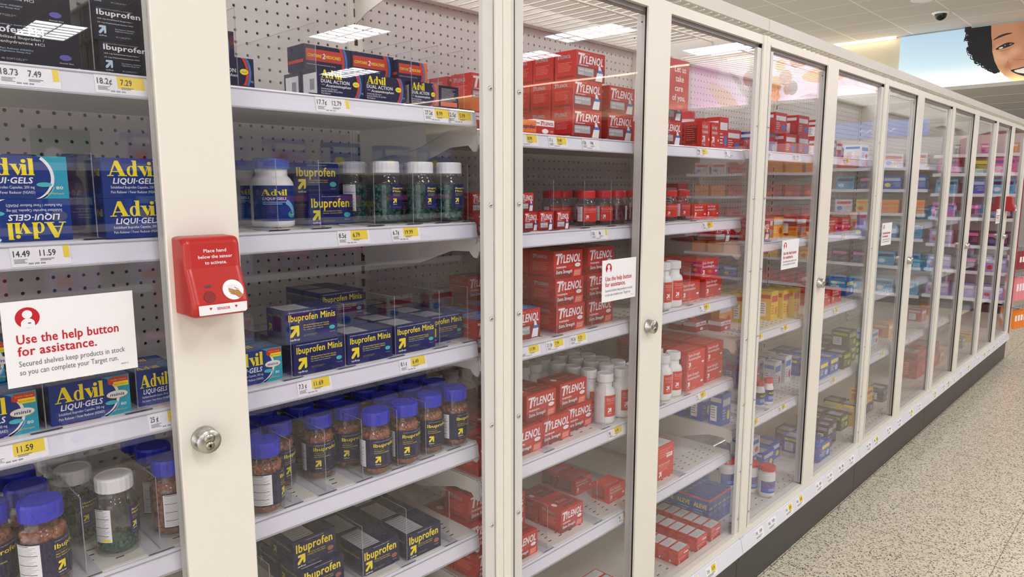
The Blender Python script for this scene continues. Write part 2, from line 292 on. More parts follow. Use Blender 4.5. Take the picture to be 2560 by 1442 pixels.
def f_rr(easy=False):
    def f(fr, lf, tp, rt, w, d, h):
        fr.rect(0, 0, w, .48*h, DRED); fr.rect(.04*w, .90*h, .45*w, .93*h, SALM); fr.text('Extra Strength', .6*w, .89*h, .05*h, SALM, .34*w, l=2); fr.tall_logo(.07*w, .58*h, .29*h, .86*w, WHITE)
        fr.text('Acetaminophen', .08*w, .49*h, .055*h, WHITE, .33*w, bold=.02); fr.rect(.05*w, .16*h, .60*w, .43*h, PANEL, 2); fr.text('EASY TO SWALLOW' if easy else 'RAPID RELEASE', .08*w, .31*h, .07*h, WHITE, .48*w, bold=.02, l=3); fr.text('Petite Caplets' if easy else 'GELS', .08*w, .19*h, .07*h, WHITE, (.3 if easy else .16)*w, bold=.02, l=3)
        fr.poly([(.66*w, .03*h), (.90*w, .03*h), (.93*w, .32*h), (.72*w, .32*h)], PAPER, 3); fr.poly([(.72*w, .32*h), (.93*w, .32*h), (.90*w, .42*h), (.76*w, .42*h)], SBLU, 3); fr.poly([(.76*w, .42*h), (.88*w, .42*h), (.82*w, .58*h), (.77*w, .58*h)], PAPER, 3)
        tyl_side(lf, tp, w, d, h)
        if easy: tp.rect(.03*w, .04*d, .97*w, .96*d, SBLU, 3); tp.lines(.06*w, .85*d, .8*w, 6, .05*d, ICE, 3, 4); tp.oval(.3*w, .5*d, .1*w, .12*d, SALM, 5)
    return f
def f_acet(fr, lf, tp, rt, w, d, h):
    fr.text('Compare to active ingredient in', .06*w, .92*h, .03*h, SALM, .5*w); fr.text('Extra Strength', .07*w, .74*h, .14*h, WHITE, .62*w, bold=.015); fr.text('Acetaminophen', .07*w, .55*h, .14*h, WHITE, .68*w, bold=.015)
    for i in range(3): fr.text('Acetaminophen Tablets 500 mg', .30*w, (.46-.06*i)*h, .03*h, SALM, .4*w)
    upup(fr, .08*w, .20*h, .25*h, WHITE, WHITE); fr.text('225 CAPLETS**', .30*w, .08*h, .04*h, WHITE, .26*w); fr.oval(.88*w, .32*h, .07*w, .05*h, PAPER, 2)
    lf.rect(.1*d, .15*h, .75*d, .85*h, DRED); lf.lines(.14*d, .78*h, .55*d, 7, .02*h, SALM, 4); tp.lines(.1*w, .8*d, .6*w, 5, .03*d, SALM, 4); tp.text('Extra Strength Acetaminophen', .1*w, .2*d, .08*d, WHITE, .7*w)
def f_ared(fr, lf, tp, rt, w, d, h):     # small red carton seen end-on: facts band on the side, grey panel on top
    fr.lines(.1*w, .86*h, .8*w, 4, .03*h, SALM, 2.2); fr.rect(.55*w, .60*h, .92*w, .72*h, PAPER); fr.text('Extra Strength Acetaminophen', .08*w, .42*h, .06*h, WHITE, .7*w); fr.arrow(.1*w, .08*h, .16*h, WHITE); fr.lines(.1*w, .36*h, .7*w, 3, .03*h, SALM, 2)
    tp.rect(.06*w, .06*d, .94*w, .92*d, mat('pale_panel', (222, 218, 216), .5)); tp.lines(.12*w, .84*d, .76*w, 8, .02*d, PANEL, 4); lf.lines(.15*d, .8*h, .7*d, 6, .03*h, SALM, 4); lf.arrow(.15*d, .1*h, .14*h, WHITE)
def f_motrin(fr, lf, tp, rt, w, d, h):
    fr.text('Ibuprofen', .96*w, .4*h, .3*h, NAVY, .5*w, 'r', bold=.02); fr.rect(0, 0, w, .12*h, SRED)
def f_tyw(fr, lf, tp, rt, w, d, h):
    fr.rect(0, .58*h, w, h, PAPER); fr.rect(.04*w, .74*h, .28*w, .80*h, SRED, 2); fr.tall_logo(.32*w, .66*h, .22*h, .64*w, RED); fr.oval(.55*w, .26*h, .16*w, .16*h, PAPER, 2); fr.text('100', .80*w, .2*h, .12*h, WHITE, .14*w)
    lf.rect(0, .58*h, d, h, PAPER)
def gen(c1, c2, c3, seed):               # other cartons: coloured card, a title bar, a picture block, fine lines
    def f(fr, lf, tp, rt, w, d, h):
        fr.rect(.06*w, .62*h, .9*w, .84*h, c2); fr.oval(.72*w, .30*h, .16*w, .16*h, c3, 2); fr.lines(.08*w, .48*h, .42*w, 4, .03*h, c2, 3, 2, .4, seed)
        lf.rect(.12*d, .12*h, .6*d, .62*h, PAPER if seed % 2 else c3); lf.lines(.16*d, .54*h, .36*d, 5, .025*h, GREY, 3.2, 2, .3, seed); lf.rect(.1*d, .74*h, .9*d, .88*h, c2)
        tp.rect(.06*w, .12*d, .55*w, .88*d, PANEL); tp.lines(.1*w, .8*d, .38*w, 5, .02*d, GREY, 5)
        rt.rect(.1*d, .2*h, .9*d, .8*h, c2)
    return f
def f_aleve(fr, lf, tp, rt, w, d, h):
    for p, a, b in ((fr, w, h), (tp, w, d)): p.text('ALEVE', .12*a, .62*b, .2*a, AYEL, .7*a, bold=.03); p.rect(0, .9*b, a, b, SRED); p.lines(.14*a, .5*b, .7*a, 4, .03*a, SKYB, 3)
    lf.rect(0, .93*h, d, h, SRED)
    for k in range(3): lf.text('ALEVE', (.05+.33*k)*d, .62*h, .16*h, AYEL, .25*d, bold=.03); lf.lines((.05+.33*k)*d, .5*h, .25*d, 4, .03*h, SKYB, 3, 2, .3, k)
carton('minis', .098, .065, .057, NAVY, f_minis); carton('ibu_gel', .094, .07, .056, NAVY, f_ibu(TEAL, 'Softgels')); carton('ibu_tab', .088, .085, .055, DNAVY, f_ibu(PILLT, 'Tablets'))
carton('pm_big', .125, .07, .052, PMBLK, f_pm(1)); carton('pm_small', .088, .05, .044, PMBLK, f_pm(0))
carton('advil', .108, .06, .054, ABLUE, f_advil(0)); carton('advil_mini', .098, .06, .056, ABLUE, f_advil(1)); carton('advil_small', .064, .05, .05, ABLUE, f_advil(0))
carton('dual', .089, .055, .045, DNAVY, f_dual(0)); carton('dual_o', .066, .045, .044, DNAVY, f_dual(1)); carton('dual_back', .05, .045, .043, DNAVY, f_dual(0, True)); carton('dual_top', .092, .055, .042, DNAVY, f_dualtop(0)); carton('dual_top_o', .07, .045, .038, DNAVY, f_dualtop(1))
carton('xs', .108, .078, .066, RED, f_xs); carton('xs_s', .09, .075, .06, RED, f_xs); carton('rr', .111, .066, .067, RED, f_rr()); carton('rr_s', .046, .04, .043, RED, f_rr()); carton('easy', .09, .085, .07, RED, f_rr(True))
carton('acet', .108, .085, .062, RED2, f_acet); carton('acet_s', .078, .06, .047, RED2, f_acet); carton('acet_box', .05, .06, .078, RED2, f_acet); carton('acet_end', .066, .036, .047, RED2, f_ared); carton('acet_tall', .09, .07, .105, RED2, f_ared)
carton('motrin', .09, .06, .03, ORNG, f_motrin); carton('tyw', .07, .05, .034, RED, f_tyw); carton('aleve', .03, .2, .1, mat('aleve_card', (30, 74, 160), .35), f_aleve)
YC = mat('yellow_card', (236, 200, 30), .35); GC = mat('green_black_card', (52, 54, 44), .4); LIME = mat('lime_print', (170, 205, 60), .4); BC = mat('royal_card', (36, 92, 190), .35); PU = mat('plum_card', (66, 36, 72), .4); LV = mat('lavender_card', (170, 150, 210), .4)
PK = mat('pink_card', (226, 110, 170), .4); GN = mat('green_card', (60, 140, 90), .4); WC = mat('white_card', (226, 226, 230), .4); CY = mat('cyan_card', (70, 170, 215), .35); BK = mat('dark_card', (40, 40, 60), .4); OR = mat('amber_card', (235, 160, 50), .35); TE = mat('slate_green_card', (110, 135, 122), .4)
for k, a, b, c in (('yel', YC, SRED, ORNG), ('grn', GC, LIME, LIME), ('blu', BC, YEL, ICE), ('plum', PU, PANEL, VIO), ('bluw', BC, WC, YEL), ('lav', LV, SRED, WC), ('redw', RED, WC, SBLU), ('pink', PK, WC, VIO), ('green', GN, WC, YEL), ('white', WC, SBLU, SRED), ('cyan', CY, WC, NAVY), ('dark', BK, VIO, PK), ('amber', OR, WC, SRED), ('slate', TE, WC, GN)):
    carton('g_'+k, .10, .08, .075, a, gen(a and b, b, c, len(k)+ord(k[1])))
    carton('t_'+k, .06, .05, .11, a, gen(b, b, c, len(k)+ord(k[0])+1))
    carton('b_'+k, .22, .12, .16, a, gen(c, {'redw': DRED, 'amber': ORNG, 'yel': ORNG}.get(k, c), b if k not in ('redw', 'amber') else SALM, len(k)+ord(k[0])))

# ------------------------------------------------------------------ bottles
def cap(m, r, z0, h, mt, ribs=True):
    n = 40; vs = []
    prof = [(r*.985, z0), (r, z0+.001), (r, z0+h*.82), (r*.95, z0+h*.97), (r*.86, z0+h), (r*.80, z0+h-.0012), (.0005, z0+h-.0012)]
    for q, z in prof:
        for i in range(n):
            a = 2*math.pi*i/n; k = q*(1-.018*(i % 2)*(ribs and z < z0+h*.9)); vs.append((k*math.cos(a), k*math.sin(a), z))
    m.add(vs, [(j*n+i, j*n+(i+1) % n, (j+1)*n+(i+1) % n, (j+1)*n+i) for j in range(len(prof)-1) for i in range(n)], mt, False)
def shell(r, H, neck, sh): return [(.0005, .002), (r*.8, .002), (r*.86, 0), (r*.97, .003), (r, .010), (r, H*sh), (r*.97, H*(sh+.05)), (r*.86, H*(sh+.11)), (r*neck, H*(sh+.15)), (r*neck, H)]
def pills(r, z0, z1, mt, size, n, seed):
    m = MB(); q = random.Random(seed); m.lathe([(.0005, z0), (r*.7, z0), (r*.7, z1-.004), (.0005, z1-.002)], mt, 16)
    for i in range(n):
        a, z = q.random()*6.283, z0+size+(z1-z0-size*1.6)*q.random(); k = r*.76 if q.random() < .9 else r*q.random()*.7
        if k < r*.75: z = z1-size*.8
        rot = Matrix.Rotation(q.random()*3, 3, 'X') @ Matrix.Rotation(q.random()*3, 3, 'Y'); m.ell((k*math.cos(a), k*math.sin(a), z), (size, size*.95, size*.62), mt, 8, 5, rot)
    return m.build('pills')
def label_mesh(r, z0, z1, a_half, col_, fn):
    m = MB(); p = Print(m, cyl(r+.0002, z0), 14); w = 2*a_half*r; h = z1-z0; p.rect(-w/2, 0, w/2, h, col_, 0); fn(p, w, h); return m.build('label')
def l_ibu(p, w, h):
    s = w*.31; p.text('Compare to active ingredient in Advil®*', -s*.5, .92*h, .02*h, WHITE, s, l=2); p.text('Ibuprofen', -s*.52, .74*h, .12*h, YEL, s*1.06, bold=.02)
    for i, t in enumerate(('Tablets 200 mg', 'Pain Reliever /', 'Fever Reducer (NSAID)')): p.text(t, -s*.5, (.65-.065*i)*h, .035*h, GOLD if i == 0 else YEL, (.4, .42, .62)[i]*s)
    upup(p, -s*.47, .20*h, .22*h); p.text('500 TABLETS', -s*.45, .05*h, .035*h, GOLD, .5*s); p.text('500', s*.62, .33*h, .07*h, YEL, .25*s, bold=.02)
    p.facts(-w*.49, .04*h, -w*.27, .96*h, 1)
def l_mini(p, w, h):
    p.rect(-w*.5, 0, w*.5, h, NAVY, 1); s = w*.8; p.text('Ibuprofen', -s*.5, .80*h, .075*h, YEL, s*.92, bold=.02); p.text('Minis', -s*.5, .68*h, .075*h, YEL, s*.52, bold=.02)
    for i in range(4): p.rect(-s*.5, (.62-.035*i)*h, s*(.1-.06*i), (.632-.035*i)*h, GOLD, 2)
    upup(p, -s*.5, .24*h, .19*h); p.oval(s*.42, .30*h, .1*s, .06*h, TEAL, 2); p.text('300 SOFTGELS**', -s*.48, .06*h, .035*h, GOLD, s*.6)
def l_minib(p, w, h): p.facts(-w*.5, 0, w*.5, h, 1); p.rect(-w*.1, .02*h, w*.4, .10*h, YEL, 3)
def l_red(p, w, h, fx=True):
    s = w*(.55 if fx else .8); p.text('Extra Strength', -s*.5, .82*h, .05*h, WHITE, s*.85); p.text('Acetaminophen', -s*.5, .74*h, .05*h, WHITE, s*.9); p.lines(-s*.5, .66*h, s*.8, 3, .018*h, SALM, 2.2)
    upup(p, -s*.42, .20*h, .22*h, WHITE, WHITE); p.oval(s*.55, .33*h, .13*s, .05*h, PAPER, 2); (p.facts(-w*.5, .02*h, -w*.33, .98*h, 1, 16) if fx else None)
def l_advil(p, w, h):
    s = w*.6; p.serif_logo(-s*.5, .72*h, .17*h, s*.8, AYEL, 2); p.text('LIQUI·GELS', -s*.45, .60*h, .07*h, WHITE, s*.75, bold=.03, shear=.2); p.lines(-s*.45, .52*h, s*.8, 2, .025*h, SKYB, 2); p.swoosh((s*.1, .1*h), s*.45, s*.60, .1, 1.2, SKYB, 2, 10, 1); p.oval(s*.5, .18*h, .16*s, .10*h, ATEAL, 3); p.text('160', s*.42, .15*h, .06*h, AYEL, .16*s, l=4)
def l_aleve(p, w, h):
    p.rect(-w*.5, .55*h, w*.5, h, DNAVY, 1); p.text('ALEVE', -w*.2, .66*h, .16*h, AYEL, w*.4, bold=.03, shear=.1); p.lines(-w*.2, .4*h, w*.4, 3, .04*h, ICE, 2.2)
def l_tub(p, w, h): p.rect(-w*.5, .5*h, w*.5, h, VIO, 1); p.oval(0, .7*h, w*.12, h*.12, SRED, 2); p.lines(-w*.2, .36*h, w*.4, 3, .04*h, ICE, 2.2)
def bottle(kind, r, H, capr, caph, body, capm, lab, neck=.74, sh=.70, inner=None, extra=None, cat='bottle', name='pill_bottle'):
    b = MB(); b.lathe(shell(r, H-caph+.004, neck, sh), body, 32); c = MB(); cap(c, capr, H-caph, caph, capm)
    parts = [('body', b.build('body')), ('cap', c.build('cap')), ('label', lab)]
    if extra: parts.append(('label', extra))
    if inner: parts.append(('pills', inner))
    KINDS[kind] = (name, cat, parts)
def rotmesh(me, a):
    me.transform(Matrix.Rotation(a, 4, 'Z')); return me
bottle('ibu', .030, .123, .0265, .025, PET, CAPB, label_mesh(.030, .017, .073, 2.5, DNAVY, l_ibu), .78, .72, pills(.030, .004, .085, PILLT, .0052, 330, 3), name='tablet_bottle')
bottle('gel', .0295, .118, .0255, .022, PET, CAPW, label_mesh(.0295, .028, .075, .80, NAVY, l_mini), .78, .74, pills(.0295, .004, .074, GELG, .0050, 220, 5), rotmesh(label_mesh(.0295, .024, .074, .42, PAPER, l_minib), 1.75), name='gel_capsule_bottle')
bottle('gel_low', .0295, .118, .0255, .022, PET, CAPW, label_mesh(.0295, .028, .073, .62, NAVY, l_mini), .78, .74, pills(.0295, .004, .024, GELG, .0050, 60, 6), rotmesh(label_mesh(.0295, .024, .074, .42, PAPER, l_minib), -1.9), name='gel_capsule_bottle')
bottle('white', .0285, .136, .0225, .022, HDPE, CAPW, label_mesh(.0285, .022, .080, .95, RED2, lambda p, w, h: l_red(p, w, h, False)), .66, .68, name='caplet_bottle')
bottle('redcap', .0265, .090, .024, .019, PET, CAPR, label_mesh(.0265, .012, .050, 1.7, RED2, l_red), .8, .74, pills(.0265, .004, .046, mat('red_gel', (120, 40, 60), .2), .0045, 120, 8), name='red_capped_bottle')
bottle('redbig', .040, .125, .036, .026, HDPE, CAPR, label_mesh(.040, .012, .080, 1.9, mat('silver_label', (214, 214, 222), .4), l_red), .86, .76, name='red_capped_bottle')
bottle('advilb', .036, .118, .031, .018, HDPE, mat('advil_cap', (50, 90, 180), .35), label_mesh(.036, .012, .072, 1.25, ABLUE, l_advil), .74, .70, name='white_pill_bottle')
bottle('purple', .03, .12, .024, .02, mat('purple_plastic', (70, 30, 90), .35), mat('purple_cap', (60, 50, 140), .35), label_mesh(.03, .02, .07, 1.0, mat('purple_label', (96, 40, 110), .4), l_advil), name='purple_pill_bottle')
bottle('aleveb', .020, .10, .017, .018, HDPE, CAPR, label_mesh(.020, .012, .058, 2.2, BC, l_aleve), .8, .72, name='small_white_bottle')
bottle('tub', .030, .12, .031, .016, HDPE, CAPR, label_mesh(.030, .02, .066, 1.6, BC, l_tub), .98, .80, name='red_lidded_tub', cat='tub')
bottle('bluebot', .02, .12, .012, .02, mat('blue_plastic', (28, 90, 190), .3), mat('blue_cap2', (20, 60, 150), .35), label_mesh(.02, .02, .07, 1.5, BC, l_tub), .6, .6, name='blue_liquid_bottle')
bottle('pump', .03, .2, .014, .03, OR, mat('amber_cap', (200, 130, 30), .4), label_mesh(.03, .03, .12, 1.2, WC, l_tub), .45, .72, name='amber_bottle')
m = MB(); T = .0013; m.box(0, T, 0, .36, .001, .114, DIVM); m.box(0, T, -.0004, 0, .001, .114, DEDGE); m.box(0, T, 0, .36, .114, .1144, DEDGE); pm = m.build('plate')
m = MB(); m.box(-.018, .018, -.006, .36, 0, .001, mat('foot_acrylic', (205, 203, 208), .2)); m.box(-.018, .018, -.0065, -.006, 0, .0012, DARK); KINDS['divider'] = ('shelf_divider', 'divider', [('plate', pm), ('foot', m.build('foot'))])

# ------------------------------------------------------------------ room shell
XW, ZS = 11.18, 2.72      # soffit wall along the aisle end and its lower edge
def floor_mat():
    m, n, l = nodes('terrazzo'); b = n['Principled BSDF']; b.inputs['Roughness'].default_value = .22; b.inputs['Specular IOR Level'].default_value = .45
    tc = n.new('ShaderNodeTexCoord'); base = rgb((226, 214, 192))
    def vor(scale, lo, hi, c, prev):
        nz = n.new('ShaderNodeTexNoise'); nz.inputs['Scale'].default_value = scale*.7; nz.inputs['Detail'].default_value = 2
        mp = n.new('ShaderNodeMixRGB'); mp.inputs[0].default_value = .012; l.new(tc.outputs['Object'], mp.inputs[1]); l.new(nz.outputs[1], mp.inputs[2]); l.new(tc.outputs['Object'], nz.inputs['Vector'])
        v = n.new('ShaderNodeTexVoronoi'); v.inputs['Scale'].default_value = scale; l.new(mp.outputs[0], v.inputs['Vector'])
        r = n.new('ShaderNodeValToRGB'); r.color_ramp.elements[0].position = lo; r.color_ramp.elements[1].position = hi; r.color_ramp.elements[0].color = (1, 1, 1, 1); r.color_ramp.elements[1].color = (0, 0, 0, 1)
        l.new(v.outputs['Distance'], r.inputs[0]); w = n.new('ShaderNodeTexWhiteNoise'); l.new(v.outputs['Position'], w.inputs['Vector'])
        g = n.new('ShaderNodeMath'); g.operation = 'GREATER_THAN'; g.inputs[1].default_value = .52; l.new(w.outputs['Value'], g.inputs[0])
        k = n.new('ShaderNodeMath'); k.operation = 'MULTIPLY'; l.new(r.outputs[0], k.inputs[0]); l.new(g.outputs[0], k.inputs[1])
        x = n.new('ShaderNodeMixRGB'); x.inputs[2].default_value = rgb(c); l.new(k.outputs[0], x.inputs[0])
        if prev is None: x.inputs[1].default_value = base
        else: l.new(prev, x.inputs[1])
        return x.outputs[0]
    o = vor(80, .30, .42, (238, 228, 208), None); o = vor(60, .32, .46, (204, 190, 166), o); o = vor(105, .30, .38, (120, 106, 88), o); o = vor(130, .30, .36, (72, 62, 52), o); o = vor(160, .28, .34, (150, 136, 112), o)
    br = n.new('ShaderNodeTexBrick'); br.offset = 0; br.inputs['Scale'].default_value = 1; br.inputs['Mortar Size'].default_value = .0022; br.inputs['Brick Width'].default_value = .6; br.inputs['Row Height'].default_value = .6
    br.inputs['Color1'].default_value = br.inputs['Color2'].default_value = (1, 1, 1, 1); br.inputs['Mortar'].default_value = (.55, .52, .48, 1); l.new(tc.outputs['Object'], br.inputs['Vector'])
    mu = n.new('ShaderNodeMixRGB'); mu.blend_type = 'MULTIPLY'; mu.inputs[0].default_value = 1; l.new(o, mu.inputs[1]); l.new(br.outputs[0], mu.inputs[2]); l.new(mu.outputs[0], b.inputs['Base Color']); return m
def ceil_mat():
    m, n, l = nodes('ceiling_tile'); b = n['Principled BSDF']; b.inputs['Roughness'].default_value = .85
    tc = n.new('ShaderNodeTexCoord'); mp = n.new('ShaderNodeMapping'); mp.inputs['Location'].default_value = (-.05, -.64, 0); l.new(tc.outputs['Object'], mp.inputs['Vector'])
    br = n.new('ShaderNodeTexBrick'); br.offset = 0; br.inputs['Scale'].default_value = 1; br.inputs['Mortar Size'].default_value = .010; br.inputs['Mortar Smooth'].default_value = .3; br.inputs['Brick Width'].default_value = .583; br.inputs['Row Height'].default_value = .70
    br.inputs['Color1'].default_value = rgb((206, 202, 197)); br.inputs['Color2'].default_value = rgb((203, 199, 193)); br.inputs['Mortar'].default_value = rgb((236, 233, 226)); l.new(mp.outputs[0], br.inputs['Vector']); l.new(br.outputs[0], b.inputs['Base Color']); return m
FLOOR, CEIL = floor_mat(), ceil_mat(); WALL = mat('soffit_paint', (214, 205, 182), .6); WALL2 = mat('wall_paint', (206, 203, 198), .7)
m = MB(); m.box(-7, 17, -15, 9, -.1, 0, FLOOR); struct('floor', m.build('floor'))
m = MB(); m.box(-7, XW+.02, -15, 9, HC, HC+.1, CEIL); struct('ceiling', m.build('ceiling'))
m = MB(); m.box(XW, XW+.12, -15, 9, ZS, HC, WALL); m.box(XW+.12, 17, -15, 9, ZS, ZS+.1, WALL2); m.box(XW+.12, 17, .2, .23, ZS-.004, ZS, PAPER); [m.box(XW+k, XW+k+.02, -15, 9, ZS-.003, ZS, PAPER) for k in (1.2, 2.4, 3.6)]; struct('wall_soffit', m.build('wall_soffit'))
m = MB(); m.box(16.9, 17, -15, 9, 0, ZS, WALL2); struct('wall_end', m.build('wall_end'))
m = MB(); m.box(-7, 17, -15.1, -15, 0, HC, WALL2); struct('wall_aisle', m.build('wall_aisle'))
m = MB(); m.box(XW-.13, XW, -14.9, 8.9, ZS-.03, ZS, WALL2); m.box(XW-.13, XW-.12, -14.9, 8.9, ZS, ZS+.018, WALL2); struct('trim_1', m.build('trim_1'))
UPL2 = mat('bright_uplight', (255, 246, 228), .5, 0, 13); UPL = mat('uplight', (255, 248, 236), .5, 0, 4)
for a, b_, d in ((2.25, 8.9, 'beyond the smiling child poster'), (-2.2, 2.15, 'under the smiling child poster'), (-5.3, -2.4, 'under the pink fruit poster'), (-14.8, -5.5, 'past the pink fruit poster')):
    m = MB(); m.box(XW-.115, XW-.085, a, b_, ZS+.0005, ZS+.010, UPL if 'under' in d else UPL2); tag(ob('ledge_light', m.build('ledge_light')), 'slim light strip on the soffit ledge '+d, 'light')
COVE = mat('cove_glow', (255, 240, 214), .5, 0, 6)
for i, (a, b_) in enumerate(((2.25, 8.9), (-14.9, -5.45))):
    m = MB(); m.box(XW-.05, XW-.02, a, b_, HC-.018, HC-.002, WALL2); m.box(XW-.075, XW-.05, a, b_, HC-.028, HC-.004, COVE); tag(ob('cove_light', m.build('cove_light')), ('slim light cove at the soffit top beside the smiling child poster', 'slim light cove at the soffit top beyond the fruit poster')[i], 'light')

# ------------------------------------------------------------------ recessed ceiling troffers; unseen aisle ones added to light the case front
tm = MB()
for x0, x1, y0, y1 in ((-.305, .305, -.61, -.59), (-.305, .305, .59, .61), (-.305, -.285, -.59, .59), (.285, .305, -.59, .59)): tm.box(x0, x1, y0, y1, -.012, 0, LOUV)
ln = MB(); ln.add([(-.285, -.59, -.002), (.285, -.59, -.002), (.285, .59, -.002), (-.285, .59, -.002)], [(0, 3, 2, 1)], LENS)
lv = MB(); lv.box(-.006, .006, -.59, .59, -.018, -.004, LOUV); [lv.box(-.285, .285, y-.004, y+.004, -.018, -.004, LOUV) for y in (-.39, -.196, 0, .196, .39)]
KINDS['troffer'] = ('ceiling_light', 'light', [('frame', tm.build('frame')), ('lens', ln.build('lens')), ('louver', lv.build('louver'))])
for x, y, t in ((.3, -2.2, 'added over the aisle opposite the call button'), (2.9, -2.2, 'added over the aisle opposite the second bay'), (5.5, -2.2, 'added over the aisle opposite the fifth bay'), (8.0, -2.4, 'added over the cross aisle'), (-2.3, -2.2, 'added over the aisle before the first bay'),
                (.3, .9, 'behind the first bay'), (2.9, .9, 'behind the third bay'), (5.5, .9, 'behind the fifth bay'), (.3, 4.2, 'two rows behind the first bay'), (2.9, 4.0, 'two rows behind the third bay'), (-2.3, .9, 'behind the near end of the case'), (10.2, -4.3, 'near the fruit poster'),
                (5.67, -7.58, 'far across the aisle mirrored above the bottles'), (7.97, -5.2, 'mirrored in the second bay glass'), (7.5, -10.4, 'farthest mirrored above the blue cartons'), (2.7, -10.2, 'mirrored over the night cartons'), (8.7, -7.1, 'mirrored near the hinge post'), (-1.5, -5.2, 'far behind the camera side'), (1.2, -5.4, 'above the opposite shelving'), (10.3, 4.6, 'far behind the poster end')):
    place('troffer', x, y, HC, 'recessed ceiling light with grid louver '+t)
m = MB(); m.lathe([(.0005, 0), (.095, 0), (.10, -.006), (.085, -.02), (.075, -.022), (.0005, -.022)], WHITE, 32); cb = m.build('base')
m = MB(); m.lathe([(.066*math.cos(a), -.022-.075*math.sin(a)) for a in [i*math.pi/2/9 for i in range(9)]]+[(.0005, -.097)], mat('smoked_dome', (10, 10, 12), .08), 32)
t = thing('dome_camera', 'black glass dome security camera under the white ceiling tiles', 'camera', (10.0, 1.44, HC)); ob('base', cb, t); ob('dome', m.build('dome'), t)
m = MB(); m.lathe([(.0005, -.002), (.10, -.002), (.115, -.006), (.125, 0)], WHITE, 32); tag(ob('ceiling_speaker', m.build('ceiling_speaker'), None, (9.2, 1.44, HC)), 'round white flush speaker in the ceiling near the dome camera', 'speaker')

# ------------------------------------------------------------------ back-lit posters on the soffit
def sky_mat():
    m, n, l = nodes('poster_sky_glow'); b = n['Principled BSDF']; tc = n.new('ShaderNodeTexCoord'); sp = n.new('ShaderNodeSeparateXYZ'); l.new(tc.outputs['Generated'], sp.inputs[0])
    r = n.new('ShaderNodeValToRGB'); e = r.color_ramp.elements; e[0].position = 0; e[0].color = rgb((244, 250, 252)); e[1].position = 1; e[1].color = rgb((176, 208, 234)); x = e.new(.2); x.color = rgb((236, 246, 250)); x = e.new(.4); x.color = rgb((204, 230, 245))  # pale foot of the ramp paints the ledge light's glow into the sky
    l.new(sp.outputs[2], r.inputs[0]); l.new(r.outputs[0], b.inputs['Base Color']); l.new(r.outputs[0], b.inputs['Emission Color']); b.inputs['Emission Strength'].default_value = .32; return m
def pm_(name, c, e=.12): return mat(name, c, .5, 0, e)
def skin_mat():
    m, n, l = nodes('poster_skin'); b = n['Principled BSDF']; tc = n.new('ShaderNodeTexCoord'); acc = None
    def blob(c, r, colr, amt, prev):
        v = n.new('ShaderNodeVectorMath'); v.operation = 'DISTANCE'; v.inputs[1].default_value = c; l.new(tc.outputs['Object'], v.inputs[0])
        k = n.new('ShaderNodeMapRange'); k.interpolation_type = 'SMOOTHSTEP'; k.inputs[1].default_value = 0; k.inputs[2].default_value = r; k.inputs[3].default_value = amt; k.inputs[4].default_value = 0; l.new(v.outputs['Value'], k.inputs[0])
        x = n.new('ShaderNodeMixRGB'); l.new(k.outputs[0], x.inputs[0]); x.inputs[2].default_value = rgb(colr)
        if prev is None: x.inputs[1].default_value = rgb((204, 146, 112))
        else: l.new(prev, x.inputs[1])
        return x.outputs[0]
    X_ = XW-.05; o = blob((X_, .99, 3.09), .20, (236, 186, 150), .9, None); o = blob((X_, .80, 2.74), .22, (250, 214, 150), .95, o); o = blob((X_, .62, 3.46), .30, (168, 104, 72), .9, o); o = blob((X_, .955, 3.14), .10, (170, 108, 80), .5, o); o = blob((X_, .90, 2.95), .07, (176, 108, 80), .75, o); o = blob((X_, .80, 3.02), .10, (200, 132, 100), .7, o); o = blob((X_, .84, 3.12), .10, (234, 180, 142), .7, o); o = blob((X_, 1.10, 3.2), .06, (176, 120, 92), .7, o); o = blob((X_, 1.0, 2.86), .10, (244, 186, 120), .8, o); o = blob((X_, .1, 3.0), .4, (226, 170, 132), .8, o)
    l.new(o, b.inputs['Base Color']); l.new(o, b.inputs['Emission Color']); b.inputs['Emission Strength'].default_value = .12; return m
PSK, PHA = skin_mat(), pm_('poster_hair', (14, 12, 18), .02); PLI = pm_('poster_lip', (188, 84, 66)); PSH = pm_('poster_skin_shade', (192, 122, 86)); PLT = pm_('poster_chin', (246, 206, 140)); PWH = pm_('poster_white', (238, 232, 226)); PDK = pm_('poster_dark', (36, 24, 26), .25)
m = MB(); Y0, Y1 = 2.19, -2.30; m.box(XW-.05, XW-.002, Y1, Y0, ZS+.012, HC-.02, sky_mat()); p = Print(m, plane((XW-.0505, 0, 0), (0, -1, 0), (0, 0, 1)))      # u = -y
q = lambda pts, mt, l=1: p.poly([(-a, min(b, HC-.021)) for a, b in (smo(pts) if l > 3 else pts)], mt, l if l < 4 else l+5)
def smo(pts, k=5):
    n_ = len(pts); o = []
    for i in range(n_):
        a, b, c, d = pts[i-1], pts[i], pts[(i+1) % n_], pts[(i+2) % n_]
        for j in range(k):
            t_ = j/k; o.append(tuple(.5*((2*b[h])+(c[h]-a[h])*t_+(2*a[h]-5*b[h]+4*c[h]-d[h])*t_*t_+(3*b[h]-a[h]-3*c[h]+d[h])*t_**3) for h in (0, 1)))
    return o
hair = []; L_ = [(1.42, 3.48), (1.36, 3.40), (1.40, 3.34), (1.33, 3.30), (1.37, 3.20), (1.30, 3.10), (1.27, 3.05), (1.19, 3.0), (1.15, 2.97), (1.10, 2.925), (1.03, 2.905), (1.0, 2.90)]
for i in range(len(L_)-1):
    (a, b), (c, d) = L_[i], L_[i+1]
    for k in range(4): t_ = k/4; j = .014*math.sin(i*7.3+k*2.1)*(1 if k % 2 else -1); hair.append((a+(c-a)*t_+j, b+(d-b)*t_+j*.6))
hair += [(.9, 2.95), (.9, 3.1), (.9, 3.48)]; q(hair, PHA, 1)
rr_ = random.Random(4)
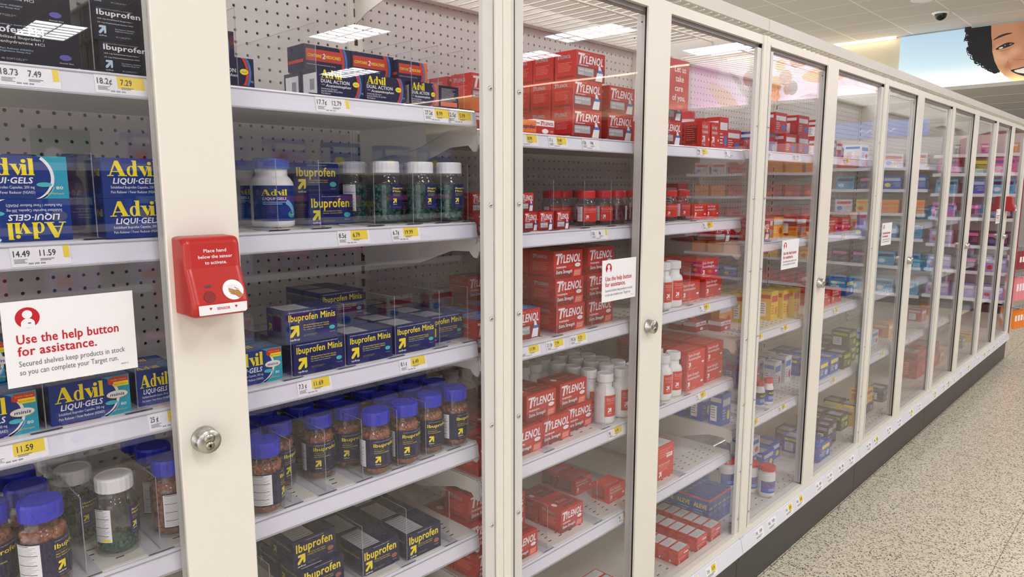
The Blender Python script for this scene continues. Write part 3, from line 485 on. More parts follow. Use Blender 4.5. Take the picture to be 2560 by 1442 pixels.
for i in range(130):
    k = rr_.random()*(len(L_)-1.01); a = L_[int(k)]; b2 = L_[int(k)+1]; t_ = k-int(k); cy, cz = a[0]+(b2[0]-a[0])*t_-.012+rr_.uniform(-.022, .012), a[1]+(b2[1]-a[1])*t_+rr_.uniform(-.012, .022); r0 = rr_.uniform(.006, .030); a0 = rr_.random()*6.28
    p.swoosh((-cy, cz), r0, r0+.006+.007*rr_.random(), a0, a0+rr_.uniform(2.5, 5.5), PHA, 2+.03*i)
    if i % 3 == 0: p.oval(-cy+.008, cz+.006, r0*.9, r0*.8, PHA, 2.015+.03*i, 10)
face_l = 7
face = [(1.125, 3.48), (1.115, 3.36), (1.10, 3.28), (1.085, 3.14), (1.05, 3.02), (1.0, 2.915), (.93, 2.83), (.84, 2.76), (.74, 2.725), (.0, 2.725), (-.1, 2.9), (-.14, 3.2), (-.10, 3.48)]; p.poly([(-a, b) for a, b in face], PSK, 7)
q([(.912, 2.99), (.895, 2.93), (.862, 2.885), (.882, 2.94), (.90, 3.0), (.893, 3.035)], PSH, 5)
q([(1.085, 3.295), (1.03, 3.335), (.96, 3.355), (.895, 3.352), (.90, 3.342), (.96, 3.330), (1.03, 3.308), (1.08, 3.288)], PDK, 4); q([(.30, 3.345), (.24, 3.36), (.16, 3.35), (.06, 3.30), (.15, 3.325), (.24, 3.33)], PDK, 4)
for ey, s_ in ((.955, 1), (.18, -1)):
    e = lambda a, b: (ey+s_*a, b); q([e(.098, 3.172), e(.05, 3.208), e(-.015, 3.236), e(-.075, 3.232), e(-.10, 3.215), e(-.055, 3.188), e(.02, 3.168), e(.07, 3.162)], PDK, 5); q([e(.066, 3.176), e(.045, 3.190), e(.018, 3.190), e(.022, 3.176), e(.045, 3.169)], PWH, 6); q([e(-.045, 3.214), e(-.062, 3.220), e(-.078, 3.214), e(-.06, 3.204)], PSH, 6); p.oval(-(ey-s_*.002), 3.206, .006, .005, PWH, 12); q([e(.10, 3.158), e(.04, 3.148), e(-.04, 3.160), e(-.10, 3.19), e(-.05, 3.152), e(.03, 3.138)], PSH, 4)
q([(.86, 3.02), (.75, 3.015), (.66, 3.0), (.60, 2.975), (.66, 2.985), (.78, 3.0)], PSH, 5); q([(.66, 3.0), (.5, 2.97), (.34, 3.0), (.40, 3.2), (.58, 3.2)], PSH, 4)
q([(.865, 2.88), (.80, 2.90), (.70, 2.915), (.52, 2.89), (.30, 2.91), (.16, 2.88), (.28, 2.80), (.5, 2.765), (.72, 2.80)], PDK, 5); q([(.83, 2.875), (.76, 2.895), (.70, 2.90), (.52, 2.88), (.32, 2.895), (.22, 2.875), (.5, 2.815), (.74, 2.835)], PWH, 6); q([(.72, 2.79), (.5, 2.755), (.3, 2.79), (.5, 2.735)], PLI, 6)
q([(.98, 2.84), (.90, 2.78), (.80, 2.735), (.92, 2.73), (1.02, 2.78)], PWH, 4)
tag(ob('wall_poster', m.build('wall_poster')), 'back-lit poster of a smiling curly-haired child against pale blue sky', 'poster')
m = MB(); m.box(XW-.05, XW-.002, -5.4, -2.36, ZS+.012, HC-.02, mat('poster_pink', (240, 214, 240), .5, 0, 1.25)); p = Print(m, plane((XW-.0505, 0, 0), (0, -1, 0), (0, 0, 1)))
POR, PBE, PGR, PPK = mat('poster_orange', (245, 150, 60), .5, 0, .9), mat('poster_berry', (190, 80, 90), .5, 0, .8), mat('poster_seed', (96, 76, 92), .5, 0, .6), mat('poster_peach', (236, 180, 160), .5, 0, 1)
p.rect(4.9, ZS+.01, 5.4, HC-.03, mat('poster_rose', (240, 176, 226), .5, 0, 1.15), 1); p.poly([(4.55, 2.75), (4.75, 3.0), (5.0, 3.15), (5.1, 3.1), (4.9, 2.8), (4.8, 2.73)], PPK, 2); p.poly([(4.3, 2.8), (4.6, 3.2), (4.75, 3.3), (4.5, 2.9)], PWH, 3)
for u, v, a, b, c in ((4.35, 3.15, .16, .13, PBE), (3.95, 2.82, .12, .08, POR), (3.85, 3.3, .1, .1, POR), (3.75, 3.1, .12, .12, PBE), (3.95, 3.0, .14, .14, POR), (3.55, 3.32, .13, .09, PBE), (3.62, 2.93, .08, .11, PGR), (3.70, 2.92, .07, .09, PBE), (3.15, 3.08, .34, .12, POR), (2.65, 3.15, .12, .1, POR)): p.oval(u, v, a, b, c, 4)
tag(ob('wall_poster', m.build('wall_poster')), 'back-lit pink poster of tossed berries and orange slices above the cross aisle', 'poster')

# ------------------------------------------------------------------ locked case: bays, uprights, pegboards, frames, doors
P_ = 1.166; U = [-.186+P_*i for i in range(7)]; PC = [-.155, 1.011, 2.168, 3.352, 4.535, 5.72, 6.87]; ST = [.355, 1.512, 2.68, 3.84, 5.06, 6.25]; SW = .103; BACK = .47
BAY = ['first bay', 'second bay', 'third bay', 'fourth bay', 'fifth bay', 'last bay']; ZT, ZB = 1.84, .238
g = .0243; nx, nz = 47, 69; m = MB(); rad = .0034; oc = [(rad*math.cos(math.pi/8+i*math.pi/4), rad*math.sin(math.pi/8+i*math.pi/4)) for i in range(8)]; hb = g/2
outer = [(hb, hb*.0+.0), (hb, hb), (0, hb), (-hb, hb), (-hb, 0), (-hb, -hb), (0, -hb), (hb, -hb)]; oc = [(rad*math.cos(i*math.pi/4), rad*math.sin(i*math.pi/4)) for i in range(8)]
vs, fs = [], []
for j in range(nz):
    for i in range(nx):
        cx, cz = .012+g*(i+.5), .23+g*(j+.5); o = len(vs)
        vs += [(cx+a, 0, cz+b) for a, b in outer]+[(cx+a, 0, cz+b) for a, b in oc]+[(cx+a, .005, cz+b) for a, b in oc]
        for k in range(8): fs.append((o+k, o+8+k, o+8+(k+1) % 8, o+(k+1) % 8)); fs.append((o+8+k, o+16+k, o+16+(k+1) % 8, o+8+(k+1) % 8))
m.add(vs, fs, PEG); m.box(.012, .012+nx*g, .0052, .012, .23, .23+nz*g, DARK); pegme = m.build('pegboard')
m = MB(); m.box(-.014, .014, 0, .03, 0, 1.92, SHELF); m.box(-.020, -.014, .002, .03, 0, 1.92, SHELF); m.box(.014, .020, .002, .03, 0, 1.92, SHELF)
for i in range(52): m.box(-.0045, .0045, -.0004, .01, .26+.032*i, .279+.032*i, DARK)
upme = m.build('upright'); m = MB(); m.box(-.0015, .0015, -.36, 0, 1.845, 1.885, SHELF); m.prism([(-.36, 1.885), (-.36, 1.875), (-.05, 1.80), (0, 1.78), (0, 1.845)], -.0014, .0014, SHELF, 'x'); bkme = m.build('top_bracket')
for i, x in enumerate(U):
    t = thing('slotted_upright', 'cream slotted steel upright '+('at the near end of the first bay' if i == 0 else 'ending the '+BAY[i-1]), 'upright', (x, BACK-.006, 0)); ob('post', upme, t); ob('top_bracket', bkme, t)
for b, name in enumerate(BAY):
    x0, x1 = U[b], U[b+1]
    tag(ob('pegboard_panel', pegme, None, (x0, BACK, 0)), 'white perforated pegboard back of the '+name, 'panel')
    m = MB(); m.box(x0+.004, x1-.004, BACK-.032, BACK-.004, 1.868, 1.905, SHELF); m.box(x0+.004, x1-.004, BACK-.004, BACK+.02, 1.885, 1.93, SHELF); tag(ob('top_ledge', m.build('top_ledge')), 'cream ledge bar above the pegboard of the '+name, 'ledge')
    m = MB(); n_ = int(P_/.0405)
    for k in range(n_): xx = x0+.02+k*.0405; m.tube((xx, -.004, 1.872), (xx, BACK-.03, 1.872), .0019, CREAM, 6)
    for yy in (.04, .175): m.tube((x0+.005, yy, 1.8675), (x1-.005, yy, 1.8675), .0030, CREAM, 6)
    tag(ob('wire_deck', m.build('wire_deck')), 'white wire grid roofing the '+name, 'wire grid')
    # header rail
    xa, xb = (PC[b]+(.0 if b else -.2), PC[b+1] if b < 5 else 6.9); m = MB(); m.cbox(xa+.0012, xb-.0012, -.004, .03, 1.877, 1.912, mat('cream_paint_dimmed', (214, 208, 197), .35), .003); tag(ob('header_rail', m.build('header_rail')), 'cream header bar capping the doors of the '+name, 'rail')  # cream paint darkened: the header's weaker light put into its colour
    # frame: stile, post, top and bottom members
    s = ST[b]; L0, R0 = PC[b]+.029, PC[b+1]-.0275
    t = thing('door_frame', 'cream painted steel door frame with lock stile on the '+name, 'door frame', (s, 0, 0))
    f = lambda nm, mb: ob(nm, mb.build(nm), t, (-s, 0, 0))
    m = MB(); m.cbox(s, s+SW, 0, .0065, ZB-.02, 1.862, CREAM, .0015); f('stile', m)
    m = MB(); m.box(s+.0022, s+.004, .0066, .0128, ZB, ZT-.004, BLACK); f('gap_shade_strip', m)  # black strip paints the shaded gap behind the stile edge
    m = MB(); pc = PC[b+1]
    m.cbox(pc-.0265, pc-.007, -.003, .028, ZB-.02, 1.862, CREAM, .002); m.cbox(pc-.0055, pc+.0165, -.003, .028, ZB-.02, 1.862, CREAM, .002); m.box(pc-.007, pc-.0055, .001, .02, ZB, 1.86, SHELF); m.box(pc+.0165, pc+.0245, -.001, .02, ZB, ZT, SHELF)
    for k in range(220): zz = ZB+.0072*k; m.box(pc+.0178, pc+.0205, -.0011, -.0009, zz, zz+.0007, PANEL)
    m.box(pc-.0285, pc-.0266, .004, .02, ZB, ZT, BLACK); m.box(pc+.0246, pc+.0277, -.0008, .02, ZB, ZT, BLACK); f('hinge_post', m)  # black strips paint the shade of the gaps beside the post
    m = MB(); m.cbox(xa+.001, xb-.001, .0008, .03, ZT-.004, 1.8615, CREAM, .001); m.box(xa+.03, xb-.03, .012, .03, ZT-.016, ZT-.004, mat('track_grey', (120, 116, 112), .4)); f('top_member', m)
    m = MB(); m.cbox(xa+.001, xb-.001, .0008, .04, .214, ZB, CREAM, .001); f('bottom_member', m)
    lk = MB(); lk.lathe([(.0005, .0), (.0185, 0), (.0185, .003), (.0175, .0035), (.0175, .019), (.0165, .021), (.0005, .021)], STEEL, 36, (0, 0, 0), 'y'); lo = ob('lock', lk.build('lock'), t, (.033, 0, 1.039))
    lk = MB(); lk.lathe([(.0005, .0225), (.0075, .0222), (.0078, .020)], mat('brass_core', (168, 164, 150), .3, 1), 20, (0, 0, .0045), 'y'); lk.lathe([(.0005, .0232), (.006, .0232), (.0064, .020)], mat('brass_core'), 20, (0, 0, -.0055), 'y'); lk.box(-.0012, .0012, -.0236, -.02, -.0085, -.003, INK); lk.box(-.002, .002, -.0236, -.02, -.0065, -.0052, INK); ob('keyway', lk.build('keyway'), lo)
    # the two doors
    for side in (0, 1):
        a, c = (L0, s+.002) if side == 0 else (s+.068, R0)
        t = thing('case_door', 'clear acrylic door on the near side of the '+name+' lock stile' if side == 0 else 'clear acrylic door between lock stile and far post of the '+name, 'door', (a, .012, ZB))
        m = MB(); m.box(0, c-a, .003, .0075, .003, ZT-.018-ZB, PANE); ob('pane', m.build('pane'), t)
        hx = 0 if side == 0 else c-a-.028
        m = MB(); m.box(hx, hx+.028, -.008, .0025, 0, ZT-.017-ZB, GREYF); hf = ob('hinge_frame', m.build('hinge_frame'), t)
        if b < 3:
            sm = MB(); sm.lathe([(.0048, 0), (.0046, .0012), (.0035, .0024), (.0018, .0029), (.0005, .003)], CHROME, 16, (0, 0, 0), 'y'); sm.box(-.0022, .0022, -.0031, -.0026, -.0004, .0004, INK); sme = sm.build('screw')
            for zz in (1.59, 1.365, 1.135, .91, .69, .46, .29): ob('screw', sme, hf, (hx+(.019 if side else .016), -.008, zz-ZB))
        if side == 0:
            m = MB(); m.box(c-a+.001, c-a+.003, .0010, .0245, .004, ZT-.022-ZB, CHAN); m.box(c-a+.0008, c-a+.001, .008, .012, 1.563, 1.567, BLACK); ob('edge_channel', m.build('edge_channel'), t)
    # kick and price rail at the base
    t = thing('base_deck', 'cream base deck with dark kick board under the '+name, 'base', (x0, 0, 0)); bx = lambda nm, mb: ob(nm, mb.build(nm), t, (-x0, 0, 0))
    xa2, xb2 = (x0 if b else x0-.2), x1 if b < 5 else 6.9
    m = MB(); m.box(xa2+.001, xb2-.001, .034, BACK-.008, .205, .230, SHELF); [m.box(xx, xx+.012, yy, yy+.003, .2299, .2303, DARK) for xx in [xa2+.05*k for k in range(1, int((xb2-xa2)/.05))] for yy in (.06, .085)]; bx('deck', m)
    m = MB(); m.cbox(xa2+.001, xb2-.001, .006, .03, .0, .146, KICK, .001); m.cbox(xa2+.001, xb2-.001, .0, .03, .132, .146, KICK, .002); m.box(xa2, xb2, .03, .05, 0, .2, DARK); bx('kick_board', m)
    m = MB(); m.prism([(.0006, .2135), (-.004, .2135), (-.016, .165), (-.013, .160), (.0006, .160)], xa2+.0015, xb2-.0015, STRIP, 'x'); bx('price_rail', m)
    r = random.Random(b+3); xx = xa2+.1
    while xx < xb2-.09:
        m = MB(); pr = Print(m, plane((xx, -.0043, .2128), (1, 0, 0), (-.0, -.24, -.97))); pl = plane((xx, -.0045-.012*.9, .168), (1, 0, 0), (0, .2403, .9707)); pr = Print(m, pl)
        pr.rect(0, .004, .068, .040, PAPER); pr.text('%d.%d¢' % (r.randint(4, 29), r.randint(0, 9)), .006, .022, .010, INK, .015, bold=.015); 
        if r.random() < .55: pr.rect(.034, .016, .062, .038, TAG, 2)
        pr.text('%d.%d9' % (r.randint(4, 24), r.randint(1, 9)), .037, .022, .010, INK, .018, bold=.015, l=3); pr.lines(.006, .012, .05, 2, .002, GREY, 2); bx('price_label', m); xx += .1+.13*r.random()

# ------------------------------------------------------------------ shelves
SHN = ['top', 'second', 'third', 'fourth', 'fifth', 'lowest']
PRICES = {(0, 0): [(.196, '18.73', '7.49', 2), (.300, '18.2¢', '7.29', 1), (.622, '17.7¢', '12.79', 2), (.847, '27.2¢', '8.99', 1), (.905, '12.5¢', '5.99', 1)],
          (0, 1): [(.190, '14.49', '11.59', 2), (.654, '8.5¢', '6.79', 1), (.767, '6.7¢', '19.99', 1)], (0, 2): [(.145, '', '11.59', 1), (.333, '25 ¢', '4.99', 1), (.567, '7.3 ¢', '11.69', 1), (.778, '8.1 ¢', '6.49', 1)],
          (1, 0): [(.985, '15 ¢', '', 0), (1.10, '', '8.99', 1), (1.20, '17 ¢', '9.49', 1), (1.32, '12¢', '14¢', 0), (1.85, '9.9¢', '7.49', 1), (2.02, '8¢', '', 0)], (1, 1): [(.985, '22.46', '', 0), (1.36, '12¢', '8¢', 2), (1.9, '9¢', '6.99', 1)],
          (1, 2): [(.985, '11.2¢', '', 0), (1.11, '', '11.99', 1), (1.197, '21.5¢', '7.99', 1), (1.284, '18.2¢', '9.29', 1), (1.9, '9¢', '8.49', 1)], (1, 3): [(.985, '10.22', '', 0), (1.447, '8¢', '6.49', 1), (1.9, '7¢', '9.99', 1)], (1, 4): [(1.50, '9¢', '5.49', 1)]}
slab = {}
def shelf(b, i, z):
    x0, x1 = U[b]+.005, U[b+1]-.005; w = x1-x0
    t = thing('shelf', 'cream steel %s shelf with price strip in the %s' % (SHN[i], BAY[b]), 'shelf', (x0, 0, z))
    if not slab:
        m = MB(); m.prism([(.056, -.006), (.060, -.001), (.064, 0), (.455, 0), (.455, -.018), (.058, -.018)], 0, w, SHELF, 'x')
        for k in range(1, int(w/.04)):
            for yy in (.082, .100, .118, .136): m.box(.04*k+yy*.3, .04*k+yy*.3+.011, yy, yy+.003, -.0002, .0003, DARK)
        slab['d'] = m.build('deck')
        m = MB(); m.prism([(.056, -.001), (.0535, -.001), (.0495, -.004), (.0475, -.016), (.0445, -.030), (.0445, -.0335), (.048, -.0335), (.0505, -.018), (.056, -.006)], -.002, w+.002, STRIP, 'x')
        m.box(-.001, w+.001, .0425, .0447, -.0337, -.0315, PANEL); m.box(-.001, w+.001, .0478, .0496, -.0052, -.004, PANEL); slab['s'] = m.build('price_strip')
        m = MB(); m.prism([(.05, -.006), (.06, -.0015), (.455, -.0015), (.455, -.095), (.24, -.070), (.13, -.036), (.075, -.034), (.062, -.046), (.052, -.047), (.047, -.038)], -.0018, .0018, SHELF, 'x'); slab['b'] = m.build('bracket')
    ob('deck', slab['d'], t); ob('price_strip', slab['s'], t); ob('bracket', slab['b'], t, (-.0022, 0, 0)); ob('bracket', slab['b'], t, (w+.0022, 0, 0))
    L = PRICES.get((b, i))
    if L is None and b:
        r = random.Random(b*10+i); L = [(x0+w*k+.05*r.random(), '%d.%d¢' % (r.randint(4, 29), r.randint(0, 9)), '%d.%d9' % (r.randint(4, 24), r.randint(1, 9)), r.random() < .6) for k in (.08, .3, .52, .75)]
    for x, a, p_, y in L or []:
        m = MB(); pr = Print(m, plane((x-x0, .0440-.00025, -.0305), (1, 0, 0), (0, .185, .983))); wl = .062 if p_ else .03
        pr.rect(-.003, .001, wl, .0262, PAPER, 0)
        if a: pr.text(a, 0, .0135, .0078, INK, .0035*max(2, len(a.replace(' ', ''))), bold=.012)
        if y == 1: pr.rect(.024, .009, .058, .0255, TAG, 1)
        if y == 2: pr.rect(.054, .010, .061, .0255, TAG, 1)
        if p_: pr.text(p_, .028, .0135, .0078, INK, .0035*len(p_), bold=.012)
        pr.lines(0, .0098, .015, 4, .0006, GREY, 2.4); pr.lines(.028, .0095, .016, 2, .0008, GREY, 2.2); [pr.rect(.014+.0013*k_, .0035, .0147+.0013*k_, .0055, INK, 1) for k_ in range(16) if k_ % 5]
        ob('price_label', m.build('price_label'), t)
SZ = [[1.552, 1.331, 1.082, .862, .655, .44], [1.518, 1.302, 1.050, .772, .517], [1.522, 1.213, .898, .588], [1.524, 1.209, .90, .590], [1.524, 1.21, .90, .59], [1.524, 1.21, .90, .59]]
for b in range(6):
    for i, z in enumerate(SZ[b]): shelf(b, i, z)
def dividers(b, i, xs, y=.062):
    for k, x in enumerate(xs): place('divider', x, y, SZ[b][i], 'clear acrylic divider, %s along the %s shelf of the %s' % (['first', 'second', 'third', 'fourth', 'fifth', 'sixth', 'seventh', 'eighth'][k], SHN[i], BAY[b]))
dividers(0, 0, (.302, .497, .631, .828, .892, .958)); dividers(0, 1, (.289, .551, .628, .738, .826, .895, .9655)); dividers(0, 2, (.209, .322, .563, .667, .777, .886, .962)); dividers(0, 3, (.240, .338, .553, .619, .696, .776, .846, .917)); dividers(0, 4, (.505, .690, .793, .905))
dividers(1, 0, (1.30, 1.45, 1.72, 1.91)); dividers(1, 1, (1.13, 1.232, 1.346, 1.455, 1.70, 1.86)); dividers(1, 2, (1.085, 1.248, 1.384, 1.72, 1.86)); dividers(1, 3, (1.08, 1.22, 1.447, 1.72, 1.862)); dividers(1, 4, (1.07, 1.22, 1.42, 1.66, 1.85)); dividers(2, 0, (2.42, 2.7)); dividers(2, 1, (2.38, 2.66)); dividers(2, 2, (2.29, 2.68)); dividers(2, 3, (2.3, 2.44, 2.7))

# ------------------------------------------------------------------ goods on the shelves
GRP = {}
def row(kind, x, y, z, desc, n=1, dy=.08, first=0, jit=.0, dx=0, rot=0, turn=0):
    for k in range(n):
        lab = desc if n == 1 else '%s, %s in its row' % (desc, ORD[k+first])
        j = R.uniform(-jit, jit) if k+first else 0
        place(kind, x+j+dx*k, y+dy*k, z, lab, rot+(R.uniform(-.03, .03) if jit and k else 0), None, turn)
def stack(kind, x, y, z, h, desc, tiers, n=1, dy=.08, jit=.002):
    nm = {1: [''], 2: ['bottom ', 'upper '], 3: ['bottom ', 'middle ', 'top ']}[tiers]
    for t in range(tiers): row(kind, x+R.uniform(-jit, jit), y+R.uniform(-jit, jit)*.7, z+h*t+.0004*t, nm[t]+desc, n, dy, 0, jit)
# first bay, top shelf
z = 1.552
row('pm_big', .166, .075, z, 'big black night softgel carton on the top shelf, lower one', 2, .075); row('pm_big', .159, .077, z+.0524, 'big black night softgel carton on the top shelf, upper one', 2, .075)
for k, (x, nm) in enumerate(((.314, 'lowest'), (.309, 'middle'), (.306, 'highest'))): row('pm_small', x, .075, z+.0444*k, nm+' small black night caplet carton beside the big black ones', 2, .055)
row('dual', .441, .075, z, 'navy two-medicine carton half hidden by the lock stile', 2, .06); row('dual_top', .42, .10, z+.0452, 'navy carton lying on the half hidden two-medicine carton')
row('dual', .640, .07, z, 'first navy two-medicine carton beside the barcode end', 2, .06); row('dual_top', .632, .10, z+.0452, 'carton with red band stacked over the first two-medicine carton')
row('dual', .731, .07, z, 'second navy two-medicine carton between divider and stacked red bands', 2, .06); row('dual_top', .725, .10, z+.0452, 'carton with red band stacked over the second two-medicine carton')
row('dual_o', .832, .07, z, 'narrow navy carton with orange edge on the top shelf', 2, .05); row('dual_top_o', .815, .085, z+.0442, 'red banded carton with orange edge set on the narrow one')
row('dual_back', .901, .07, z, 'plain navy carton back with salmon panel at the shelf end', 2, .05)
# first bay, second shelf
z = 1.331
place('advil', .262, .069, z+.054, 'upside-down blue softgel carton under its upright twin', 0, None, 1); KINDS['advil'][0]
row('advil', .154, .069, z+.0545, 'upright blue softgel carton on top of the upside-down one')
row('advil', .154, .135, z, 'blue softgel carton hidden behind the upside-down one', 1); row('advil', .154, .135, z+.0545, 'blue softgel carton hidden behind the upright one', 1)
stack('advil', .299, .052, z, .054, 'blue softgel carton partly behind the lock stile', 2, 2, .065)
place('purple', .325, .262, z, 'purple bottle in the gap between blue softgel stacks', .3); place('purple', .345, .34, z, 'purple bottle behind the other purple bottle', .1); place('purple', .262, .33, z, 'purple bottle farthest back behind the upright blue carton', -.2)
place('advilb', .589, .150, z, 'white softgel bottle with blue cap and label, front of its row', -.25); place('advilb', .532, .235, z, 'white softgel bottle with blue cap behind the front one', -.9); place('advilb', .60, .30, z, 'white softgel bottle with blue cap, last of its row', -.4)
row('ibu_gel', .657, .150, z, 'navy softgel carton, bottom of the pair beside the white bottle', 2, .075); row('ibu_gel', .640, .168, z+.0565, 'navy softgel carton, top of the pair beside the white bottle', 2, .075)
for k, (x, y, d, a) in enumerate(((.806, .117, 'first green gel bottle in front', .42), (.872, .096, 'second green gel bottle in front', .45), (.934, .082, 'third green gel bottle at the shelf end', .35), (.776, .185, 'green gel bottle half behind the first front one', -2.6), (.850, .19, 'green gel bottle behind the second front one', .7), (.918, .165, 'green gel bottle behind the third front one', .9), (.770, .26, 'green gel bottle deep behind the navy carton pair', 0), (.84, .27, 'green gel bottle third deep behind the second divider', .3), (.915, .25, 'green gel bottle third deep at the shelf end', .5))):
    place('gel', x, y, z, d+', white cap, navy label', a)
# first bay, third shelf
z = 1.082
row('advil_mini', .105, .066, z, 'blue minis carton at the near end below the help sign', 2, .065); row('advil_mini', .217, .066, z, 'blue minis carton centred below the help sign', 2, .065); row('advil_small', .328, .076, z, 'small blue softgel carton beside the lock stile', 2, .055); row('advil_mini', .10, .14, z+.0565, 'blue minis carton stacked behind the help sign')
row('advil_mini', .453, .070, z, 'blue minis carton emerging from behind the lock stile on third shelf', 2, .065)
row('minis', .569, .064, z, 'lower navy minis carton of the two-high stack', 3, .069, 0, .001); row('minis', .556, .062, z+.0574, 'upper navy minis carton of the two-high stack', 1)
row('minis', .674, .064, z, 'second navy minis carton along the third shelf', 4, .069, 0, .002); row('minis', .700, .195, z+.0574, 'navy minis carton lying on the back of the second row', 2, .068)
row('minis', .782, .068, z, 'third navy minis carton along the third shelf', 4, .069, 0, .002); row('minis', .880, .094, z, 'fourth navy minis carton at the shelf end', 4, .069, 0, .002)
# first bay, fourth shelf: tablet bottles
z = .862
for k, (x, y, a, d) in enumerate(((.519, .084, 1.25, 'front tablet bottle turned to show its white facts label beside the stile'), (.582, .160, .7, 'tablet bottle turned edge-on behind the white facts one'), (.656, .145, -.02, 'tablet bottle alone in the third lane'), (.722, .150, -.1, 'tablet bottle set back in the fourth lane'), (.742, .083, .05, 'front tablet bottle of the fourth lane'), (.810, .083, .02, 'front tablet bottle of the fifth lane'), (.881, .094, .0, 'front tablet bottle of the sixth lane'), (.946, .090, .25, 'front tablet bottle at the shelf end'),
    (.519, .15, .8, 'tablet bottle second in the first lane'), (.592, .235, 0, 'tablet bottle second in the second lane'), (.66, .215, .3, 'tablet bottle second in the third lane'), (.665, .285, .1, 'tablet bottle third in the third lane'), (.73, .22, .2, 'tablet bottle third in the fourth lane'), (.735, .29, .2, 'tablet bottle last in the fourth lane'), (.812, .15, .4, 'tablet bottle second in the fifth lane'), (.812, .22, .1, 'tablet bottle third in the fifth lane'), (.812, .29, .1, 'tablet bottle last in the fifth lane'), (.883, .16, .1, 'tablet bottle second in the sixth lane'), (.883, .228, .2, 'tablet bottle third in the sixth lane'), (.883, .296, .2, 'tablet bottle last in the sixth lane'), (.948, .157, .3, 'tablet bottle second at the shelf end'), (.948, .225, .3, 'tablet bottle third at the shelf end'), (.948, .293, .1, 'tablet bottle last at the shelf end'))):
    place('ibu', x-.006, y-.009, z, d+', royal blue cap', a)
place('gel_low', .297, .112, z, 'half-empty green gel bottle in front beneath the blue minis cartons', .95); place('gel', .262, .185, z, 'green gel bottle behind the half-empty one', .7); place('gel', .258, .262, z, 'green gel bottle third deep behind the half-empty one', .5)
place('ibu', .197, .078, z, 'tablet bottle with royal blue cap in front at the near shelf end', 1.0); place('ibu', .142, .112, z, 'tablet bottle with royal blue cap beyond the near front one', .3); place('ibu', .196, .150, z, 'tablet bottle second deep behind the near front one', .4); place('ibu', .196, .222, z, 'tablet bottle third deep behind the near front one', .2); place('ibu', .14, .19, z, 'tablet bottle second deep at the near shelf end', .2)
place('ibu', .376, .112, z, 'tablet bottle showing its white label close to the lock stile', 1.7); place('ibu', .376, .182, z, 'tablet bottle second deep close to the lock stile', 1.5); place('ibu', .376, .252, z, 'tablet bottle third deep close to the lock stile', 1.3)
# first bay, fifth and lowest shelves
z = .655
row('ibu_tab', .583, .098, z, 'lower navy tablet carton nearest the lock stile on fifth shelf', 2, .088); row('ibu_tab', .573, .106, z+.0555, 'upper navy tablet carton nearest the lock stile on fifth shelf'); row('ibu_tab', .600, .01+.055, z, 'navy tablet carton pushed forward', 0)
row('ibu_tab', .700, .080, z, 'navy tablet carton in the middle lane of the fifth shelf', 4, .088, 0, .002); row('ibu_tab', .797, .066, z, 'navy tablet carton in the far lane of the fifth shelf', 4, .088, 0, .002); row('ibu_tab', .700, .257, z+.0555, 'navy tablet carton lying on the back of the middle lane', 2, .088)
row('ibu_tab', .83, .10, .44, 'navy tablet carton on the lowest shelf of the first bay', 2, .088); row('ibu_tab', .72, .10, .44, 'navy tablet carton mid lowest shelf of the first bay', 2, .088); row('ibu_tab', .60, .10, .44, 'navy tablet carton near end of the lowest shelf', 2, .088)
# second bay, top shelf
z = 1.518
row('motrin', .99, .080, z+.0345, 'orange carton lying over a banded red carton', 2, .07); row('tyw', .995, .078, z, 'white-banded red carton under the orange carton', 2, .06); row('motrin', 1.10, .078, z, 'orange carton beside the first divider, top shelf', 2, .07); row('tyw', 1.19, .085, z, 'small white-banded red carton beside the gel cartons', 2, .06)
row('rr', 1.085, .18, z, 'red gel carton deep at the hinge post, lower', 2, .08); row('rr', 1.088, .182, z+.0675, 'red gel carton deep at the hinge post, upper', 2, .08)
for k, (nm, x) in enumerate((('bottom', 1.316), ('middle', 1.316), ('top', 1.326))): row('rr', x, .075, z+.0675*k, nm+' tier red rapid gel carton in the main stack', 4, .069, 0, .002)
for k, nm in enumerate(('bottom', 'middle')): row('rr', 1.457+.004*k, .078, z+.0675*k, nm+' tier red rapid gel carton next to the lock stile', 2, .085, 0, .002)
for k, nm in enumerate(('bottom', 'middle', 'top')): row('rr', 1.70, .078, z+.0675*k, nm+' tier red gel carton just past the lock stile', 1 if k else 2, .085)
row('acet_box', 1.926, .078, z, 'upright scarlet caplet carton with white arrow, first of two', 2, .065); row('acet_box', 1.984, .078, z, 'upright scarlet caplet carton with white arrow, second of two', 2, .065)
place('redbig', 1.875, .20, z, 'wide bottle with red lid behind gel cartons', .2); place('redbig', 1.965, .255, z, 'wide bottle with red lid behind scarlet cartons', -.4); place('redbig', 2.06, .22, z, 'wide bottle with red lid at the top shelf end', .1)
row('t_redw', 2.19, .16, 1.522, 'tall red carton with white panel starting the third bay top shelf', 2, .06); row('g_redw', 2.265, .17, 1.522, 'red carton with white panel next to the tall one')
